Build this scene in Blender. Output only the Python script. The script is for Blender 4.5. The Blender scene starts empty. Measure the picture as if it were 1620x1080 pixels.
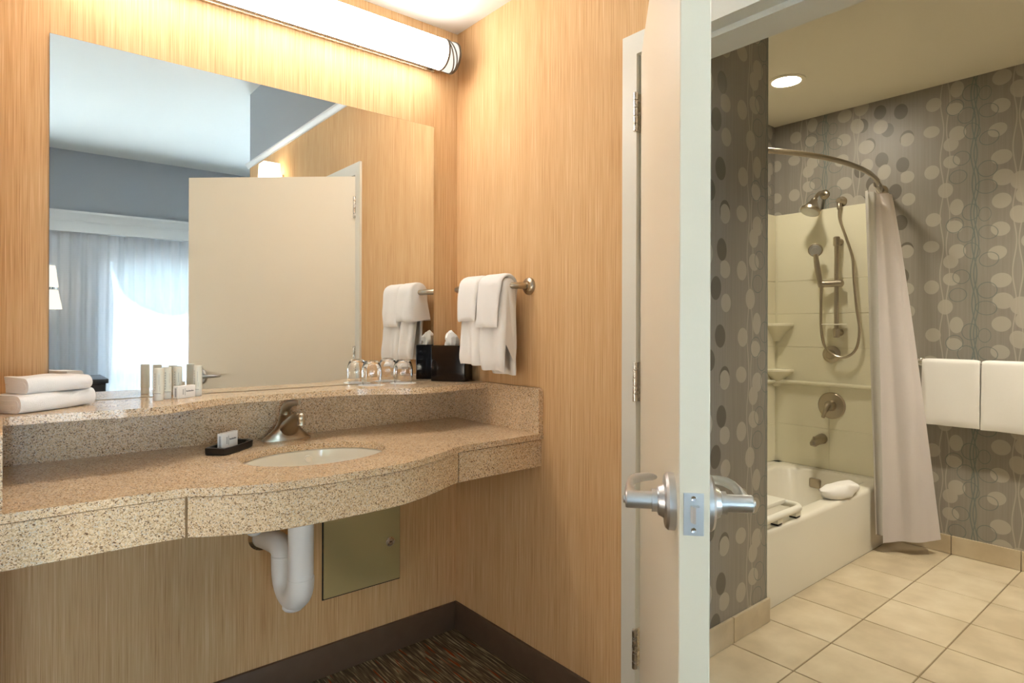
import bpy, bmesh, math, random
from mathutils import Vector, Matrix, noise
R = math.radians
SC = bpy.context.scene
COL = SC.collection

# ------------------------------------------------------------------ camera
F_PX = 971.0
YAW = 39.53
ROLL = 0.00268
cam_d = bpy.data.cameras.new('camera')
cam_d.sensor_fit = 'HORIZONTAL'
cam_d.sensor_width = 36.0
cam_d.lens = F_PX / 1620.0 * 36.0
cam_d.shift_y = -(540 - 516.6) / 1620.0
cam_d.clip_start = 0.02
cam = bpy.data.objects.new('camera', cam_d)
COL.objects.link(cam)
cam.location = (-1.436, -2.0986, 1.2367)
cam.rotation_euler = (Matrix.Rotation(R(-YAW), 3, 'Z') @ Matrix.Rotation(R(90), 3, 'X') @ Matrix.Rotation(ROLL, 3, 'Z')).to_euler()
SC.camera = cam

# ------------------------------------------------------------------ world, sun, exposure
VS = SC.view_settings
VS.view_transform = 'Standard'
VS.look = 'None'
VS.gamma = 1.0
VS.use_curve_mapping = False
VS.exposure = 1.32
world = bpy.data.worlds.new('world')
SC.world = world
world.use_nodes = True
wb = world.node_tree.nodes['Background']
wb.inputs[0].default_value = (0.60, 0.77, 1.0, 1)
wb.inputs[1].default_value = 15.0

sun_d = bpy.data.lights.new('sun', 'SUN')
sun_d.energy = 30.0
sun_d.angle = R(1.5)
sun_d.color = (1.0, 0.95, 0.86)
sun = bpy.data.objects.new('sun', sun_d)
COL.objects.link(sun)
sun.rotation_euler = (R(-38), 0, R(12))      # comes from behind the building, lights the ground outside only

# daylight portal in the bedroom window (guides sampling of the sky, adds no light of its own)
por_d = bpy.data.lights.new('window_portal', 'AREA')
por_d.shape = 'RECTANGLE'
por_d.size = 3.05
por_d.size_y = 1.85
por_d.cycles.is_portal = True
por = bpy.data.objects.new('window_portal', por_d)
COL.objects.link(por)
por.location = (0.87, -5.49, 1.03)
por.rotation_euler = (R(90), 0, 0)
por2_d = por_d.copy(); por2_d.size = 1.25  # portal for the added second window
por2 = bpy.data.objects.new('window_portal', por2_d)
COL.objects.link(por2)
por2.location = (-2.15, -5.49, 1.03)
por2.rotation_euler = (R(90), 0, 0)

TUBE_E, DOWN_E, SHADE_E = 8.4, 82.0, 3.2
FILL_E, DOWN2_E = 7.5, 550.0  # strengths of the added fill lamp and the added bathroom downlight

# ------------------------------------------------------------------ materials
MATS = {}
def nt_new(name):
    m = bpy.data.materials.new(name)
    m.use_nodes = True
    nt = m.node_tree
    for n in list(nt.nodes):
        nt.nodes.remove(n)
    out = nt.nodes.new('ShaderNodeOutputMaterial')
    MATS[name] = m
    return m, nt, out
def N(nt, kind, **kw):
    n = nt.nodes.new(kind)
    for k, v in kw.items():
        if k == 'i':
            for kk, vv in v.items():
                n.inputs[kk].default_value = vv
        else:
            setattr(n, k, v)
    return n
def srgb(r, g, b):
    f = lambda c: ((c / 255 + 0.055) / 1.055) ** 2.4 if c > 10.3 else c / 255 / 12.92
    return (f(r), f(g), f(b), 1)
def bsdf(nt, out, col=None, rough=0.5, metal=0.0, **kw):
    b = nt.nodes.new('ShaderNodeBsdfPrincipled')
    if col is not None:
        b.inputs['Base Color'].default_value = col
    b.inputs['Roughness'].default_value = rough
    b.inputs['Metallic'].default_value = metal
    for k, v in kw.items():
        b.inputs[k].default_value = v
    nt.links.new(b.outputs[0], out.inputs[0])
    return b
def plain(name, col, rough=0.5, metal=0.0, bump=0.0, bscale=200, var=0.0, **kw):
    m, nt, out = nt_new(name)
    b = bsdf(nt, out, col, rough, metal, **kw)
    if bump or var:
        tc = N(nt, 'ShaderNodeNewGeometry')
        nz = N(nt, 'ShaderNodeTexNoise', i={'Scale': bscale, 'Detail': 3.0})
        nt.links.new(tc.outputs['Position'], nz.inputs['Vector'])
        if bump:
            bp = N(nt, 'ShaderNodeBump', i={'Strength': bump, 'Distance': 0.002})
            nt.links.new(nz.outputs['Fac'], bp.inputs['Height'])
            nt.links.new(bp.outputs[0], b.inputs['Normal'])
        if var:
            mx = N(nt, 'ShaderNodeMix', data_type='RGBA')
            mx.inputs[6].default_value = tuple(c * (1 - var) for c in col[:3]) + (1,)
            mx.inputs[7].default_value = tuple(min(1, c * (1 + var)) for c in col[:3]) + (1,)
            nt.links.new(nz.outputs['Fac'], mx.inputs[0])
            nt.links.new(mx.outputs[2], b.inputs['Base Color'])
    return m
def ramp(nt, stops, interp='LINEAR'):
    r = nt.nodes.new('ShaderNodeValToRGB')
    r.color_ramp.interpolation = interp
    e = r.color_ramp.elements
    while len(e) > 1:
        e.remove(e[-1])
    e[0].position, e[0].color = stops[0]
    for p, c in stops[1:]:
        x = e.new(p)
        x.color = c
    return r

def streak_wallpaper():
    m, nt, out = nt_new('streaked_wallpaper')
    g = N(nt, 'ShaderNodeNewGeometry')
    b = bsdf(nt, out, None, 0.8)
    b.inputs['Specular IOR Level'].default_value = 0.12
    facs = []
    for sc, det in (((420, 420, 6.0), 2.0), ((170, 170, 1.2), 2.0), ((10, 10, 0.5), 2.0)):
        mp = N(nt, 'ShaderNodeMapping', i={'Scale': sc})
        nt.links.new(g.outputs['Position'], mp.inputs[0])
        nz = N(nt, 'ShaderNodeTexNoise', i={'Scale': 1.0, 'Detail': det})
        nt.links.new(mp.outputs[0], nz.inputs['Vector'])
        facs.append(nz.outputs['Fac'])
    a = N(nt, 'ShaderNodeMath', operation='MULTIPLY_ADD', i={1: 0.55})
    nt.links.new(facs[0], a.inputs[0])
    c = N(nt, 'ShaderNodeMath', operation='MULTIPLY', i={1: 0.28})
    nt.links.new(facs[1], c.inputs[0])
    nt.links.new(c.outputs[0], a.inputs[2])
    d = N(nt, 'ShaderNodeMath', operation='MULTIPLY_ADD', i={1: 0.15})
    nt.links.new(facs[2], d.inputs[0])
    nt.links.new(a.outputs[0], d.inputs[2])
    rp = ramp(nt, [(0.34, srgb(194, 148, 100)), (0.46, srgb(214, 172, 123)), (0.56, srgb(222, 184, 136)), (0.68, srgb(236, 206, 162))])
    nt.links.new(d.outputs[0], rp.inputs[0])
    nt.links.new(rp.outputs[0], b.inputs['Base Color'])
    bp = N(nt, 'ShaderNodeBump', i={'Strength': 0.15, 'Distance': 0.001})
    nt.links.new(facs[0], bp.inputs['Height'])
    nt.links.new(bp.outputs[0], b.inputs['Normal'])
    return m

def granite():
    m, nt, out = nt_new('speckled_granite')
    g = N(nt, 'ShaderNodeNewGeometry')
    b = bsdf(nt, out, None, 0.15)
    wn = N(nt, 'ShaderNodeTexNoise', i={'Scale': 150.0, 'Detail': 2.0})
    nt.links.new(g.outputs['Position'], wn.inputs['Vector'])
    wm = N(nt, 'ShaderNodeVectorMath', operation='MULTIPLY_ADD')
    wm.inputs[1].default_value = (0.006, 0.006, 0.006)
    nt.links.new(wn.outputs['Color'], wm.inputs[0])
    nt.links.new(g.outputs['Position'], wm.inputs[2])
    vo = N(nt, 'ShaderNodeTexVoronoi', i={'Scale': 430.0})
    nt.links.new(wm.outputs[0], vo.inputs['Vector'])
    sp = N(nt, 'ShaderNodeSeparateColor')
    nt.links.new(vo.outputs['Color'], sp.inputs[0])
    rp = ramp(nt, [(0.0, srgb(122, 94, 70)), (0.06, srgb(174, 141, 106)), (0.18, srgb(212, 180, 141)),
                   (0.42, srgb(226, 196, 157)), (0.66, srgb(238, 213, 178)), (0.86, srgb(215, 198, 175))], 'CONSTANT')
    nt.links.new(sp.outputs[0], rp.inputs[0])
    n2 = N(nt, 'ShaderNodeTexNoise', i={'Scale': 9.0, 'Detail': 4.0})
    nt.links.new(g.outputs['Position'], n2.inputs['Vector'])
    r2 = ramp(nt, [(0.35, (0.90, 0.89, 0.88, 1)), (0.65, (1.0, 1.0, 1.0, 1))])
    nt.links.new(n2.outputs['Fac'], r2.inputs[0])
    mx = N(nt, 'ShaderNodeMix', data_type='RGBA', blend_type='MULTIPLY')
    mx.inputs[0].default_value = 1.0
    nt.links.new(rp.outputs[0], mx.inputs[6])
    nt.links.new(r2.outputs[0], mx.inputs[7])
    nt.links.new(mx.outputs[2], b.inputs['Base Color'])
    return m

def carpet():
    m, nt, out = nt_new('streaked_carpet')
    g = N(nt, 'ShaderNodeNewGeometry')
    b = bsdf(nt, out, None, 0.95)
    b.inputs['Specular IOR Level'].default_value = 0.1
    mp = N(nt, 'ShaderNodeMapping', i={'Scale': (150, 9, 1), 'Rotation': (0, 0, R(8))})
    nt.links.new(g.outputs['Position'], mp.inputs[0])
    nz = N(nt, 'ShaderNodeTexNoise', i={'Scale': 1.0, 'Detail': 2.0})
    nt.links.new(mp.outputs[0], nz.inputs['Vector'])
    rp = ramp(nt, [(0.40, srgb(84, 72, 56)), (0.53, srgb(112, 98, 76)), (0.60, srgb(144, 128, 98)), (0.68, srgb(176, 160, 128))])
    nt.links.new(nz.outputs['Fac'], rp.inputs[0])
    mp2 = N(nt, 'ShaderNodeMapping', i={'Scale': (90, 7, 1), 'Location': (3.3, 7.1, 0), 'Rotation': (0, 0, R(8))})
    nt.links.new(g.outputs['Position'], mp2.inputs[0])
    n2 = N(nt, 'ShaderNodeTexNoise', i={'Scale': 1.0, 'Detail': 1.0})
    nt.links.new(mp2.outputs[0], n2.inputs['Vector'])
    r2 = ramp(nt, [(0.64, (0, 0, 0, 1)), (0.68, (1, 1, 1, 1))])
    nt.links.new(n2.outputs['Fac'], r2.inputs[0])
    mx = N(nt, 'ShaderNodeMix', data_type='RGBA')
    mx.inputs[7].default_value = srgb(140, 70, 38)
    nt.links.new(r2.outputs[0], mx.inputs[0])
    nt.links.new(rp.outputs[0], mx.inputs[6])
    nt.links.new(mx.outputs[2], b.inputs['Base Color'])
    bp = N(nt, 'ShaderNodeBump', i={'Strength': 0.6, 'Distance': 0.004})
    nt.links.new(nz.outputs['Fac'], bp.inputs['Height'])
    nt.links.new(bp.outputs[0], b.inputs['Normal'])
    return m

def leaf_wallpaper():
    """grey wallpaper printed with leaves on stems; coordinate u runs along whichever way the wall runs"""
    m, nt, out = nt_new('leaf_wallpaper')
    W, H = 0.777, 0.643
    g = N(nt, 'ShaderNodeNewGeometry')
    sp = N(nt, 'ShaderNodeSeparateXYZ')
    nt.links.new(g.outputs['Position'], sp.inputs[0])
    sn = N(nt, 'ShaderNodeSeparateXYZ')
    nt.links.new(g.outputs['Normal'], sn.inputs[0])
    ab = N(nt, 'ShaderNodeMath', operation='ABSOLUTE')
    nt.links.new(sn.outputs[0], ab.inputs[0])
    gt = N(nt, 'ShaderNodeMath', operation='GREATER_THAN', i={1: 0.5})
    nt.links.new(ab.outputs[0], gt.inputs[0])
    # u on walls across x: -(y) - 1.137 ; on walls across y: x - 1.05
    uy = N(nt, 'ShaderNodeMath', operation='MULTIPLY_ADD', i={1: -1.0, 2: -1.137 + 0.35})
    nt.links.new(sp.outputs[1], uy.inputs[0])
    ux = N(nt, 'ShaderNodeMath', operation='ADD', i={1: -1.03 + 0.35})
    nt.links.new(sp.outputs[0], ux.inputs[0])
    us = N(nt, 'ShaderNodeMix', data_type='FLOAT')
    nt.links.new(gt.outputs[0], us.inputs[0])
    nt.links.new(ux.outputs[0], us.inputs[2])
    nt.links.new(uy.outputs[0], us.inputs[3])
    def cell(w, h, u0, v0):
        a = N(nt, 'ShaderNodeMath', operation='ADD', i={1: u0})
        nt.links.new(us.outputs[0], a.inputs[0])
        a2 = N(nt, 'ShaderNodeMath', operation='FLOORED_MODULO', i={1: w})
        nt.links.new(a.outputs[0], a2.inputs[0])
        c = N(nt, 'ShaderNodeMath', operation='ADD', i={1: v0})
        nt.links.new(sp.outputs[2], c.inputs[0])
        c2 = N(nt, 'ShaderNodeMath', operation='FLOORED_MODULO', i={1: h})
        nt.links.new(c.outputs[0], c2.inputs[0])
        k = N(nt, 'ShaderNodeCombineXYZ')
        nt.links.new(a2.outputs[0], k.inputs[0])
        nt.links.new(c2.outputs[0], k.inputs[1])
        return k.outputs[0]
    def fold(vec, els, ring=False):
        prev = None
        for (cx, cy, rx, ry, rot) in els:
            mp = N(nt, 'ShaderNodeMapping', vector_type='TEXTURE',
                   i={'Location': (cx, cy, 0), 'Rotation': (0, 0, R(rot)), 'Scale': (rx, ry, 1)})
            nt.links.new(vec, mp.inputs[0])
            ln = N(nt, 'ShaderNodeVectorMath', operation='LENGTH')
            nt.links.new(mp.outputs[0], ln.inputs[0])
            o = ln.outputs['Value']
            if ring:
                s = N(nt, 'ShaderNodeMath', operation='SUBTRACT', i={1: 1.0})
                nt.links.new(o, s.inputs[0])
                s2 = N(nt, 'ShaderNodeMath', operation='ABSOLUTE')
                nt.links.new(s.outputs[0], s2.inputs[0])
                o = s2.outputs[0]
            if prev is None:
                prev = o
            else:
                mn = N(nt, 'ShaderNodeMath', operation='MINIMUM')
                nt.links.new(prev, mn.inputs[0])
                nt.links.new(o, mn.inputs[1])
                prev = mn.outputs[0]
        return prev
    def lt(sock, t, soft):
        mr = N(nt, 'ShaderNodeMapRange', i={1: t, 2: t + soft, 3: 1.0, 4: 0.0})
        nt.links.new(sock, mr.inputs[0])
        return mr.outputs[0]
    def mixc(prev, fac, col, amt):
        f = N(nt, 'ShaderNodeMath', operation='MULTIPLY', i={1: amt})
        nt.links.new(fac, f.inputs[0])
        mx = N(nt, 'ShaderNodeMix', data_type='RGBA')
        nt.links.new(f.outputs[0], mx.inputs[0])
        nt.links.new(prev, mx.inputs[6])
        mx.inputs[7].default_value = col
        return mx.outputs[2]
    # photograph crop units -> metres in the cell
    def E(x, y, rx, ry, rot=0):
        return ((x + 0) * 0.001, ((1000 - y) * 0.00113) % H, rx * 0.001, ry * 0.00113, -rot)
    def wrap(els):
        r = []
        for e in els:
            r.append(e)
            m_ = max(e[2], e[3])
            if e[1] < m_:
                r.append((e[0], e[1] + H) + e[2:])
            if e[1] > H - m_:
                r.append((e[0], e[1] - H) + e[2:])
        return r
    lights = wrap([E(163, 510, 38, 34, 10), E(153, 642, 40, 29, 10), E(155, 843, 37, 35), E(220, 942, 36, 37),
                   E(272, 1030, 32, 40), E(262, 555, 40, 31, 25), E(275, 675, 40, 36), E(245, 722, 36, 34),
                   E(248, 808, 40, 31, 15), E(463, 585, 42, 33, 20), E(450, 695, 42, 32, -20), E(467, 823, 45, 34, -5),
                   E(475, 918, 46, 38, 20), E(546, 942, 43, 42), E(540, 527, 38, 42, -20), E(592, 650, 45, 37, 5),
                   E(595, 748, 36, 36), E(468, 1025, 42, 36), E(565, 1005, 40, 42, 20), E(32, 845, 38, 31, 10),
                   E(32, 655, 36, 34), E(40, 960, 35, 32), E(670, 560, 40, 36), E(690, 800, 36, 40, 10), E(640, 880, 36, 34)])
    darks = [(x, y, rx, ry, rot) for (x, y, rx, ry, rot) in
             ((0.06, 0.06, .036, .045, 10), (0.12, 0.17, .036, .046, -12), (0.05, 0.26, .034, .044, 0), (0.17, 0.30, .036, .046, 8),
              (0.10, 0.40, .036, .046, -6), (0.20, 0.47, .034, .042, 10), (0.06, 0.53, .036, .044, 12), (0.24, 0.10, .036, .046, -8),
              (0.28, 0.25, .034, .044, 5), (0.30, 0.40, .036, .044, -10), (0.27, 0.56, .036, .045, 6), (0.16, 0.585, .034, .042, 0))]
    rings = wrap([E(335, 493, 38, 38), E(397, 510, 27, 32), E(263, 547, 39, 37, 20), E(315, 597, 38, 37, 10), E(412, 595, 42, 31, 20),
                  E(340, 677, 35, 39, -20), E(415, 723, 42, 33, -15), E(293, 798, 38, 33, 15), E(278, 885, 40, 32, -8),
                  E(408, 867, 42, 37, 20), E(403, 950, 46, 32, 10)])
    # base colour with fine vertical threads
    mp = N(nt, 'ShaderNodeMapping', i={'Scale': (120, 120, 2.5)})
    nt.links.new(g.outputs['Position'], mp.inputs[0])
    nz = N(nt, 'ShaderNodeTexNoise', i={'Scale': 1.0, 'Detail': 2.0})
    nt.links.new(mp.outputs[0], nz.inputs['Vector'])
    rp = ramp(nt, [(0.35, srgb(139, 133, 123)), (0.65, srgb(146, 140, 130))])
    nt.links.new(nz.outputs['Fac'], rp.inputs[0])
    col = rp.outputs[0]
    vd = cell(W * 2, H, W * 2 - 0.35 + 0.62, 0.0)
    col = mixc(col, lt(fold(vd, darks), 0.96, 0.06), srgb(96, 89, 78), 0.9)
    va = cell(W, H, 0.0, 0.0)
    # pale stems
    sa = N(nt, 'ShaderNodeSeparateXYZ')
    nt.links.new(va, sa.inputs[0])
    def stems(xs, amp, k, width):
        sn_ = N(nt, 'ShaderNodeMath', operation='MULTIPLY', i={1: 2 * math.pi * k / H})
        nt.links.new(sa.outputs[1], sn_.inputs[0])
        s2 = N(nt, 'ShaderNodeMath', operation='SINE')
        nt.links.new(sn_.outputs[0], s2.inputs[0])
        prev = None
        for i, x in enumerate(xs):
            o = N(nt, 'ShaderNodeMath', operation='MULTIPLY_ADD', i={1: amp * (1 if i % 2 else -1), 2: -x})
            nt.links.new(s2.outputs[0], o.inputs[0])
            q = N(nt, 'ShaderNodeMath', operation='ADD')
            nt.links.new(o.outputs[0], q.inputs[0])
            nt.links.new(sa.outputs[0], q.inputs[1])
            q2 = N(nt, 'ShaderNodeMath', operation='ABSOLUTE')
            nt.links.new(q.outputs[0], q2.inputs[0])
            if prev is None:
                prev = q2.outputs[0]
            else:
                mn = N(nt, 'ShaderNodeMath', operation='MINIMUM')
                nt.links.new(prev, mn.inputs[0])
                nt.links.new(q2.outputs[0], mn.inputs[1])
                prev = mn.outputs[0]
        return lt(prev, width, 0.0012)
    col = mixc(col, stems([0.203, 0.232, 0.522, 0.548], 0.008, 2, 0.0022), srgb(176, 168, 154), 0.75)
    col = mixc(col, lt(fold(va, lights), 0.96, 0.05), srgb(176, 168, 155), 0.85)
    col = mixc(col, lt(fold(va, rings, True), 0.03, 0.03), srgb(104, 114, 110), 0.85)
    col = mixc(col, stems([0.346, 0.352, 0.360], 0.011, 2, 0.0022), srgb(108, 118, 114), 0.85)
    b = bsdf(nt, out, None, 0.42)
    nt.links.new(col, b.inputs['Base Color'])
    return m

def cloth(name, col, scale=900, strength=0.5, dist=0.0015, waffle=False, trans=0.0):
    m, nt, out = nt_new(name)
    b = bsdf(nt, out, col, 0.92)
    b.inputs['Specular IOR Level'].default_value = 0.15
    b.inputs['Sheen Weight'].default_value = 0.2
    g = N(nt, 'ShaderNodeNewGeometry')
    if waffle:
        mp = N(nt, 'ShaderNodeMapping', i={'Scale': (1, 1, 1)})
        nt.links.new(g.outputs['Position'], mp.inputs[0])
        tx = N(nt, 'ShaderNodeTexVoronoi', distance='CHEBYCHEV', i={'Scale': scale, 'Randomness': 0.15})
        nt.links.new(mp.outputs[0], tx.inputs['Vector'])
        h = tx.outputs['Distance']
    else:
        tx = N(nt, 'ShaderNodeTexNoise', i={'Scale': scale, 'Detail': 3.0})
        nt.links.new(g.outputs['Position'], tx.inputs['Vector'])
        h = tx.outputs['Fac']
    bp = N(nt, 'ShaderNodeBump', i={'Strength': strength, 'Distance': dist})
    nt.links.new(h, bp.inputs['Height'])
    nt.links.new(bp.outputs[0], b.inputs['Normal'])
    if trans:
        t = N(nt, 'ShaderNodeBsdfTranslucent', i={'Color': col})
        mx = N(nt, 'ShaderNodeMixShader', i={0: trans})
        nt.links.new(b.outputs[0], mx.inputs[1])
        nt.links.new(t.outputs[0], mx.inputs[2])
        nt.links.new(mx.outputs[0], out.inputs[0])
    return m

def sheer():
    m, nt, out = nt_new('sheer_curtain')
    g = N(nt, 'ShaderNodeNewGeometry')
    d = N(nt, 'ShaderNodeBsdfDiffuse', i={'Color': (0.62, 0.62, 0.63, 1)})
    t = N(nt, 'ShaderNodeBsdfTranslucent', i={'Color': (0.045, 0.047, 0.050, 1)})
    mx = N(nt, 'ShaderNodeAddShader')
    nt.links.new(d.outputs[0], mx.inputs[0])
    nt.links.new(t.outputs[0], mx.inputs[1])
    tr = N(nt, 'ShaderNodeBsdfTransparent')
    wv = N(nt, 'ShaderNodeTexWave', wave_type='BANDS', bands_direction='Z', i={'Scale': 18.0, 'Distortion': 0.4, 'Detail': 1.0})
    nt.links.new(g.outputs['Position'], wv.inputs['Vector'])
    mr = N(nt, 'ShaderNodeMapRange', i={1: 0.0, 2: 1.0, 3: 0.955, 4: 0.99})
    nt.links.new(wv.outputs['Fac'], mr.inputs[0])
    m2 = N(nt, 'ShaderNodeMixShader')
    nt.links.new(mr.outputs[0], m2.inputs[0])
    nt.links.new(tr.outputs[0], m2.inputs[1])
    nt.links.new(mx.outputs[0], m2.inputs[2])
    nt.links.new(m2.outputs[0], out.inputs[0])
    return m

def emit(name, col, strength):
    m, nt, out = nt_new(name)
    e = N(nt, 'ShaderNodeEmission', i={'Color': col, 'Strength': strength})
    nt.links.new(e.outputs[0], out.inputs[0])
    return m

def brushed(name, col, rough=0.28):
    m, nt, out = nt_new(name)
    b = bsdf(nt, out, col, rough, 1.0)
    g = N(nt, 'ShaderNodeNewGeometry')
    nz = N(nt, 'ShaderNodeTexNoise', i={'Scale': 60.0, 'Detail': 4.0})
    nt.links.new(g.outputs['Position'], nz.inputs['Vector'])
    mr = N(nt, 'ShaderNodeMapRange', i={3: rough * 0.8, 4: rough * 1.25})
    nt.links.new(nz.outputs['Fac'], mr.inputs[0])
    nt.links.new(mr.outputs[0], b.inputs['Roughness'])
    return m

def floor_tile():
    m, nt, out = nt_new('beige_floor_tile')
    b = bsdf(nt, out, None, 0.32)
    oi = N(nt, 'ShaderNodeObjectInfo')
    g = N(nt, 'ShaderNodeNewGeometry')
    nz = N(nt, 'ShaderNodeTexNoise', i={'Scale': 7.0, 'Detail': 5.0})
    nt.links.new(g.outputs['Position'], nz.inputs['Vector'])
    ad = N(nt, 'ShaderNodeMath', operation='MULTIPLY_ADD', i={1: 0.22, 2: -0.11})
    nt.links.new(oi.outputs['Random'], ad.inputs[0])
    a2 = N(nt, 'ShaderNodeMath', operation='ADD')
    nt.links.new(ad.outputs[0], a2.inputs[0])
    nt.links.new(nz.outputs['Fac'], a2.inputs[1])
    rp = ramp(nt, [(0.3, srgb(188, 171, 142)), (0.55, srgb(203, 187, 158)), (0.75, srgb(212, 198, 171))])
    nt.links.new(a2.outputs[0], rp.inputs[0])
    nt.links.new(rp.outputs[0], b.inputs['Base Color'])
    return m

streak_wallpaper(); granite(); carpet(); leaf_wallpaper(); sheer(); floor_tile()
plain('ceiling_white', srgb(236, 233, 226), 0.8, bump=0.1, bscale=300)
plain('bath_ceiling', srgb(238, 231, 210), 0.8, bump=0.1, bscale=300)
plain('grey_paint', srgb(166, 169, 172), 0.7, bump=0.08, bscale=300)
plain('white_trim', srgb(224, 223, 220), 0.4)
plain('door_cream', srgb(226, 215, 193), 0.38, var=0.02, bscale=3)
plain('frame_cream', srgb(222, 218, 205), 0.4)
plain('dark_baseboard', srgb(98, 78, 62), 0.5, var=0.15, bscale=25)
plain('mirror_glass', (0.86, 0.875, 0.865, 1), 0.0, 1.0)
plain('mirror_edge', srgb(60, 70, 66), 0.3)
plain('porcelain', srgb(238, 232, 216), 0.12, **{'Coat Weight': 0.3})
plain('tub_acrylic', srgb(228, 222, 206), 0.2)
plain('surround_acrylic', srgb(232, 226, 200), 0.25)
plain('white_pvc_wrap', srgb(232, 228, 224), 0.55)
plain('panel_paint', srgb(184, 164, 114), 0.45)
plain('black_lacquer', srgb(16, 10, 9), 0.12, **{'Specular IOR Level': 0.3})
plain('black_plastic', srgb(20, 19, 18), 0.3)
plain('paper_white', srgb(242, 240, 234), 0.8)
plain('print_grey', srgb(120, 118, 116), 0.7)
plain('tube_cream', srgb(226, 224, 208), 0.4)
plain('tube_cap', srgb(232, 230, 220), 0.3)
plain('dark_wood', srgb(46, 38, 40), 0.3, var=0.2, bscale=20)
plain('grout', srgb(140, 122, 94), 0.9)
plain('white_plastic', srgb(232, 228, 214), 0.35)
plain('dark_gap', srgb(40, 34, 28), 0.9)
plain('foliage', srgb(58, 82, 62), 0.9, var=0.4, bscale=6)
plain('bark', srgb(90, 74, 60), 0.9)
plain('pavement', srgb(206, 204, 200), 0.9, var=0.08, bscale=2)
plain('window_frame', srgb(120, 122, 122), 0.5)
brushed('brushed_nickel', (0.58, 0.53, 0.46, 1), 0.26)
brushed('satin_chrome', (0.62, 0.62, 0.62, 1), 0.36)
brushed('bronze_nickel', (0.46, 0.40, 0.31, 1), 0.30)
brushed('chrome', (0.75, 0.73, 0.70, 1), 0.1)
plain('dark_nickel', srgb(92, 80, 64), 0.45)
cloth('towel_white', srgb(240, 236, 230), 700, 0.7, 0.002)
cloth('curtain_waffle', srgb(250, 243, 241), 110, 0.5, 0.0008, waffle=True, trans=0.08)
cloth('curtain_liner', srgb(236, 233, 228), 500, 0.1, 0.001, trans=0.35)
cloth('tissue_paper', srgb(250, 247, 240), 300, 0.2, 0.001, trans=0.1)
emit('tube_glow', (1.0, 0.97, 0.94, 1), TUBE_E)
emit('tube_end_glow', (1.0, 0.94, 0.82, 1), 0.42)
emit('downlight_glow', (1.0, 0.92, 0.76, 1), DOWN_E)
emit('lamp_shade_glow', (1.0, 0.84, 0.62, 1), SHADE_E)
emit('added_downlight_glow', (1.0, 0.92, 0.76, 1), DOWN2_E)
emit('fill_glow', (1.0, 0.90, 0.76, 1), FILL_E)
emit('lamp_shade_soft', (1.0, 0.90, 0.74, 1), 0.6)
def glass(name, col=(1, 1, 1, 1), rough=0.0, ior=1.45):
    m, nt, out = nt_new(name)
    b = bsdf(nt, out, col, rough)
    b.inputs['Transmission Weight'].default_value = 1.0
    b.inputs['IOR'].default_value = ior
glass('clear_glass')
def pane_glass():
    m, nt, out = nt_new('window_glass')
    t = N(nt, 'ShaderNodeBsdfTransparent', i={'Color': (0.94, 0.97, 0.96, 1)})
    gl = N(nt, 'ShaderNodeBsdfGlossy', i={'Roughness': 0.02})
    mx = N(nt, 'ShaderNodeMixShader', i={0: 0.05})
    nt.links.new(t.outputs[0], mx.inputs[1])
    nt.links.new(gl.outputs[0], mx.inputs[2])
    nt.links.new(mx.outputs[0], out.inputs[0])
pane_glass()

# ------------------------------------------------------------------ object helpers (all meshes are written in world metres)
ORG = {}
def finish(name, bm, mat, parent=None, smooth=35, base=None):
    bmesh.ops.recalc_face_normals(bm, faces=bm.faces[:])
    if parent is None:
        if base is None:
            xs = [v.co for v in bm.verts]
            base = Vector(((min(c.x for c in xs) + max(c.x for c in xs)) / 2,
                           (min(c.y for c in xs) + max(c.y for c in xs)) / 2, min(c.z for c in xs)))
        o0 = Vector(base)
    else:
        o0 = ORG[parent.name]
    for v in bm.verts:
        v.co -= o0
    me = bpy.data.meshes.new(name)
    bm.to_mesh(me)
    bm.free()
    mats = mat if isinstance(mat, (list, tuple)) else [mat]
    for k in mats:
        me.materials.append(MATS[k])
    if smooth:
        me.shade_smooth()
        me.set_sharp_from_angle(angle=R(smooth))
    o = bpy.data.objects.new(name, me)
    COL.objects.link(o)
    if parent is None:
        o.location = o0
    else:
        o.parent = parent
    ORG[o.name] = o0
    return o
def tag(o, label=None, cat=None, group=None, kind=None):
    if label: o['label'] = label
    if cat: o['category'] = cat
    if group: o['group'] = group
    if kind: o['kind'] = kind
    return o
def thing(name, label, cat, loc, group=None, kind=None):
    o = bpy.data.objects.new(name, None)
    o.empty_display_size = 0.05
    COL.objects.link(o)
    o.location = loc
    ORG[o.name] = Vector(loc)
    return tag(o, label, cat, group, kind)
def copy_at(src, delta, parent=None):
    """copy of a thing (and its parts) moved by delta"""
    c = src.copy()
    COL.objects.link(c)
    if parent is None:
        c.location = src.location + Vector(delta)
        ORG[c.name] = ORG[src.name] + Vector(delta)
    else:
        c.parent = parent
        ORG[c.name] = ORG[parent.name]
    for ch in list(src.children):
        copy_at(ch, delta, c)
    return c
def part_copy(src, parent, delta):
    """one more copy of a part under the same thing, moved by delta"""
    c = src.copy()
    COL.objects.link(c)
    c.parent = parent
    c.location = src.location + Vector(delta)
    return c

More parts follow.
